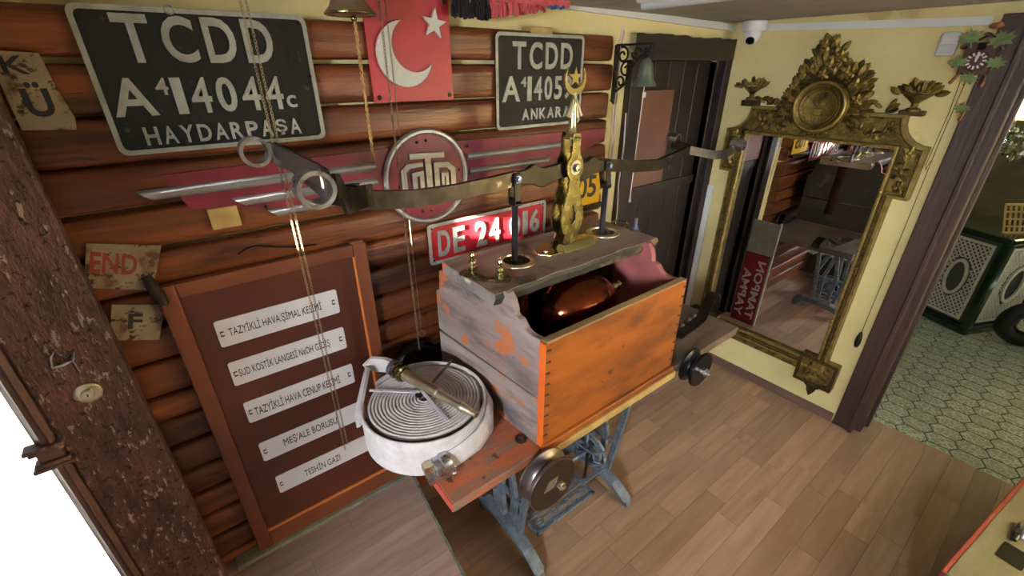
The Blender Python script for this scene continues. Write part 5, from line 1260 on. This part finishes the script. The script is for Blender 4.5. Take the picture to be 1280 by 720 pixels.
def panel(o_, eu, en_, w, z0, z1):
    """openwork panel: frame, diagonal lattice and an oval ring"""
    f_ = obj('openwork_panel', MB().prism([(0, z0), (w, z0), (w, z1), (0, z1)], o_, eu, EZ, en_, .012, hole=[(.02, z0+.02), (w-.02, z0+.02), (w-.02, z1-.02), (.02, z1-.02)]), 'stove_cream', t, smooth=0, bevel=.003)
    cu, cz = w/2, (z0+z1)/2; lt_ = MB(); step = .042
    k = -12
    while k < 30:
        for sg in (1, -1):
            # clip diagonal lines to the panel
            pts = []
            for j in range(40):
                u = .02+(w-.04)*j/39; z = z0+.02+k*step+sg*(u-.02)*1.3+(0 if sg > 0 else w*1.3)
                inside = z0+.02 <= z <= z1-.02 and ((u-cu)/(w*.27))**2+((z-cz)/.16)**2 > 1
                if inside: pts.append((u, z))
                elif len(pts) > 1:
                    lt_.bar(Vector(o_)+eu*pts[0][0]+EZ*pts[0][1]+en_*.006, Vector(o_)+eu*pts[-1][0]+EZ*pts[-1][1]+en_*.006, .008, .008, en_); pts = []
                else: pts = []
            if len(pts) > 1: lt_.bar(Vector(o_)+eu*pts[0][0]+EZ*pts[0][1]+en_*.006, Vector(o_)+eu*pts[-1][0]+EZ*pts[-1][1]+en_*.006, .008, .008, en_)
        k += 1
    obj('lattice', lt_, 'stove_cream', f_, smooth=0)
    ov = [(cu+w*.24*math.cos(2*math.pi*k_/24), cz+.15*math.sin(2*math.pi*k_/24)) for k_ in range(24)]
    ov2 = [(cu+w*.18*math.cos(2*math.pi*k_/24), cz+.125*math.sin(2*math.pi*k_/24)) for k_ in range(24)]
    obj('oval_ring', MB().prism(ov, Vector(o_)+en_*.004, eu, EZ, en_, .014, hole=ov2), 'stove_cream', f_, smooth=0)
panel(sp3(.06, 0, 0), ul, -ur, W1-.12, .10, SH-.08)
panel(sp3(0, .05, 0), ur, -ul, W2-.10, .10, SH-.08)
# wooden rack on the stove
rk = thing('wooden_rack', (ct.x+.2, ct.y+.12, SH), 'pale slatted wooden rack standing on the green stove', 'rack')
ro = sp3(.10, .06, SH); rw, rh = .30, .20
du = (ul*-.25+ur*.97).normalized()
obj('frame_bar', MB().bar(ro+EZ*.006, ro+du*rw+EZ*.006, .02, .012), 'rack_wood', rk, smooth=0); obj('frame_bar', MB().bar(ro+EZ*rh+ul*.06, ro+du*rw+EZ*rh+ul*.06, .02, .012), 'rack_wood', rk, smooth=0)
for k in range(9):
    a = ro+du*(rw*k/8)
    obj('slat', MB().bar(a+EZ*.012, a+ul*.06+EZ*(rh-.006), .012, .008, (1, 0, 0)), 'rack_wood', rk, smooth=0)
for k in range(3):
    z = rh*(.25+.25*k); obj('slat', MB().bar(ro+ul*(.06*z/rh)+EZ*z, ro+du*rw+ul*(.06*z/rh)+EZ*z, .008, .01), 'rack_wood', rk, smooth=0)
# black tyre-like curved thing at the frame edge
tq = PZ(1262, 432, .0)
tr_ = thing('black_wheel', (tq.x+.02, tq.y-.03, 0), 'thick black wheel leaning in the tiled room at the right edge', 'wheel')
wc = Vector((tq.x+.03, tq.y-.05, .203))
obj('tyre', MB().torus(wc, Vector((.8, .45, .25)), .155, .052, 36, 12), 'rubber_black', tr_)
obj('rim', MB().torus(wc, Vector((.8, .45, .25)), .10, .012, 28, 6), 'iron_dark', tr_)
# chandelier with crystal drops
cv = PX(1262, 178, 3.9)
ch = thing('chandelier', (3.9, cv.y, cv.z), 'crystal chandelier with glass drops hanging in the tiled room', 'chandelier')
obj('frame', MB().torus((3.9, cv.y-.05, cv.z+.06), (0, 0, 1), .13, .006, 28, 6).torus((3.9, cv.y-.05, cv.z-.06), (0, 0, 1), .07, .005, 24, 6).cyl((3.9, cv.y-.05, cv.z-.08), (3.9, cv.y-.05, 2.35), .006, 8), 'brass', ch)
cm = mesh_of('crystal_drop', MB().lathe([(0, 0), (.012, .014), (.008, .034), (0, .04)], (0, 0, 0), (0, 0, 1), 6), 'crystal', 0)
for k in range(70):
    a = rnd.uniform(0, 2*math.pi); h = rnd.uniform(-.10, .10); r = .06+.4*(h+.10)*.8*rnd.uniform(.6, 1)
    inst('crystal_drop', cm, ch, (3.9+r*math.cos(a), cv.y-.05+r*math.sin(a), cv.z+h), rot=(rnd.uniform(-.4, .4), rnd.uniform(-.4, .4), rnd.uniform(0, 3)), scale=(1.2, 1.2, 1.2))

# chest at the lower right corner --------------------------------------------------------
ca, cb_ = PZ(1180, 720, 0), PZ(1265, 622, 0)
cd = (cb_-ca).normalized(); cn = Vector((cd.y, -cd.x, 0))
if cn.y > 0: cn = -cn
c0 = ca-cd*.35; CH = .33; CL = (2.735-c0.x)/cd.x
t = thing('wooden_chest', ((ca.x+cb_.x)/2, ca.y-.2, 0), 'low wooden chest with red side and metal latch in the lower right corner', 'chest')
def cbx(name, u0, u1, v0, v1, z0, z1, m, bev=.004):
    P = [c0+cd*u+cn*v+EZ*z for z in (z0, z1) for u, v in ((u0, v0), (u1, v0), (u1, v1), (u0, v1))]
    return obj(name, MB().add(P, [(0, 3, 2, 1), (4, 5, 6, 7), (0, 1, 5, 4), (1, 2, 6, 5), (2, 3, 7, 6), (3, 0, 4, 7)]), m, t, smooth=0, bevel=bev, fix=True)
cbx('side', 0, CL, 0, .02, 0.001, CH, 'chest_red'); cbx('body', 0.002, CL-.002, .02, .45, 0.001, CH-.02, 'inside_dark'); cbx('lid', 0, CL-.012, .01, .46, CH-.02, CH, 'chest_top')
lp = PZ(1268, 668, CH)
obj('latch', MB().ball(lp+Vector((.03, -.015, .012)), (.05, .02, .016), 14, 8), 'steel', t); obj('latch_tip', MB().cyl(lp+Vector((-.045, 0, .01)), lp+Vector((.0, -.008, .012)), .008, 10), 'rubber_black', t)
hq = PZ(1266, 695, CH)
obj('lid_hole_shade', MB().prism(rrect(-.05, -.035, .05, .035, .006), hq, cd, cn, EZ, .002), 'lens_black', t, smooth=0)  # thin black sheet on the lid paints the dark of a hole
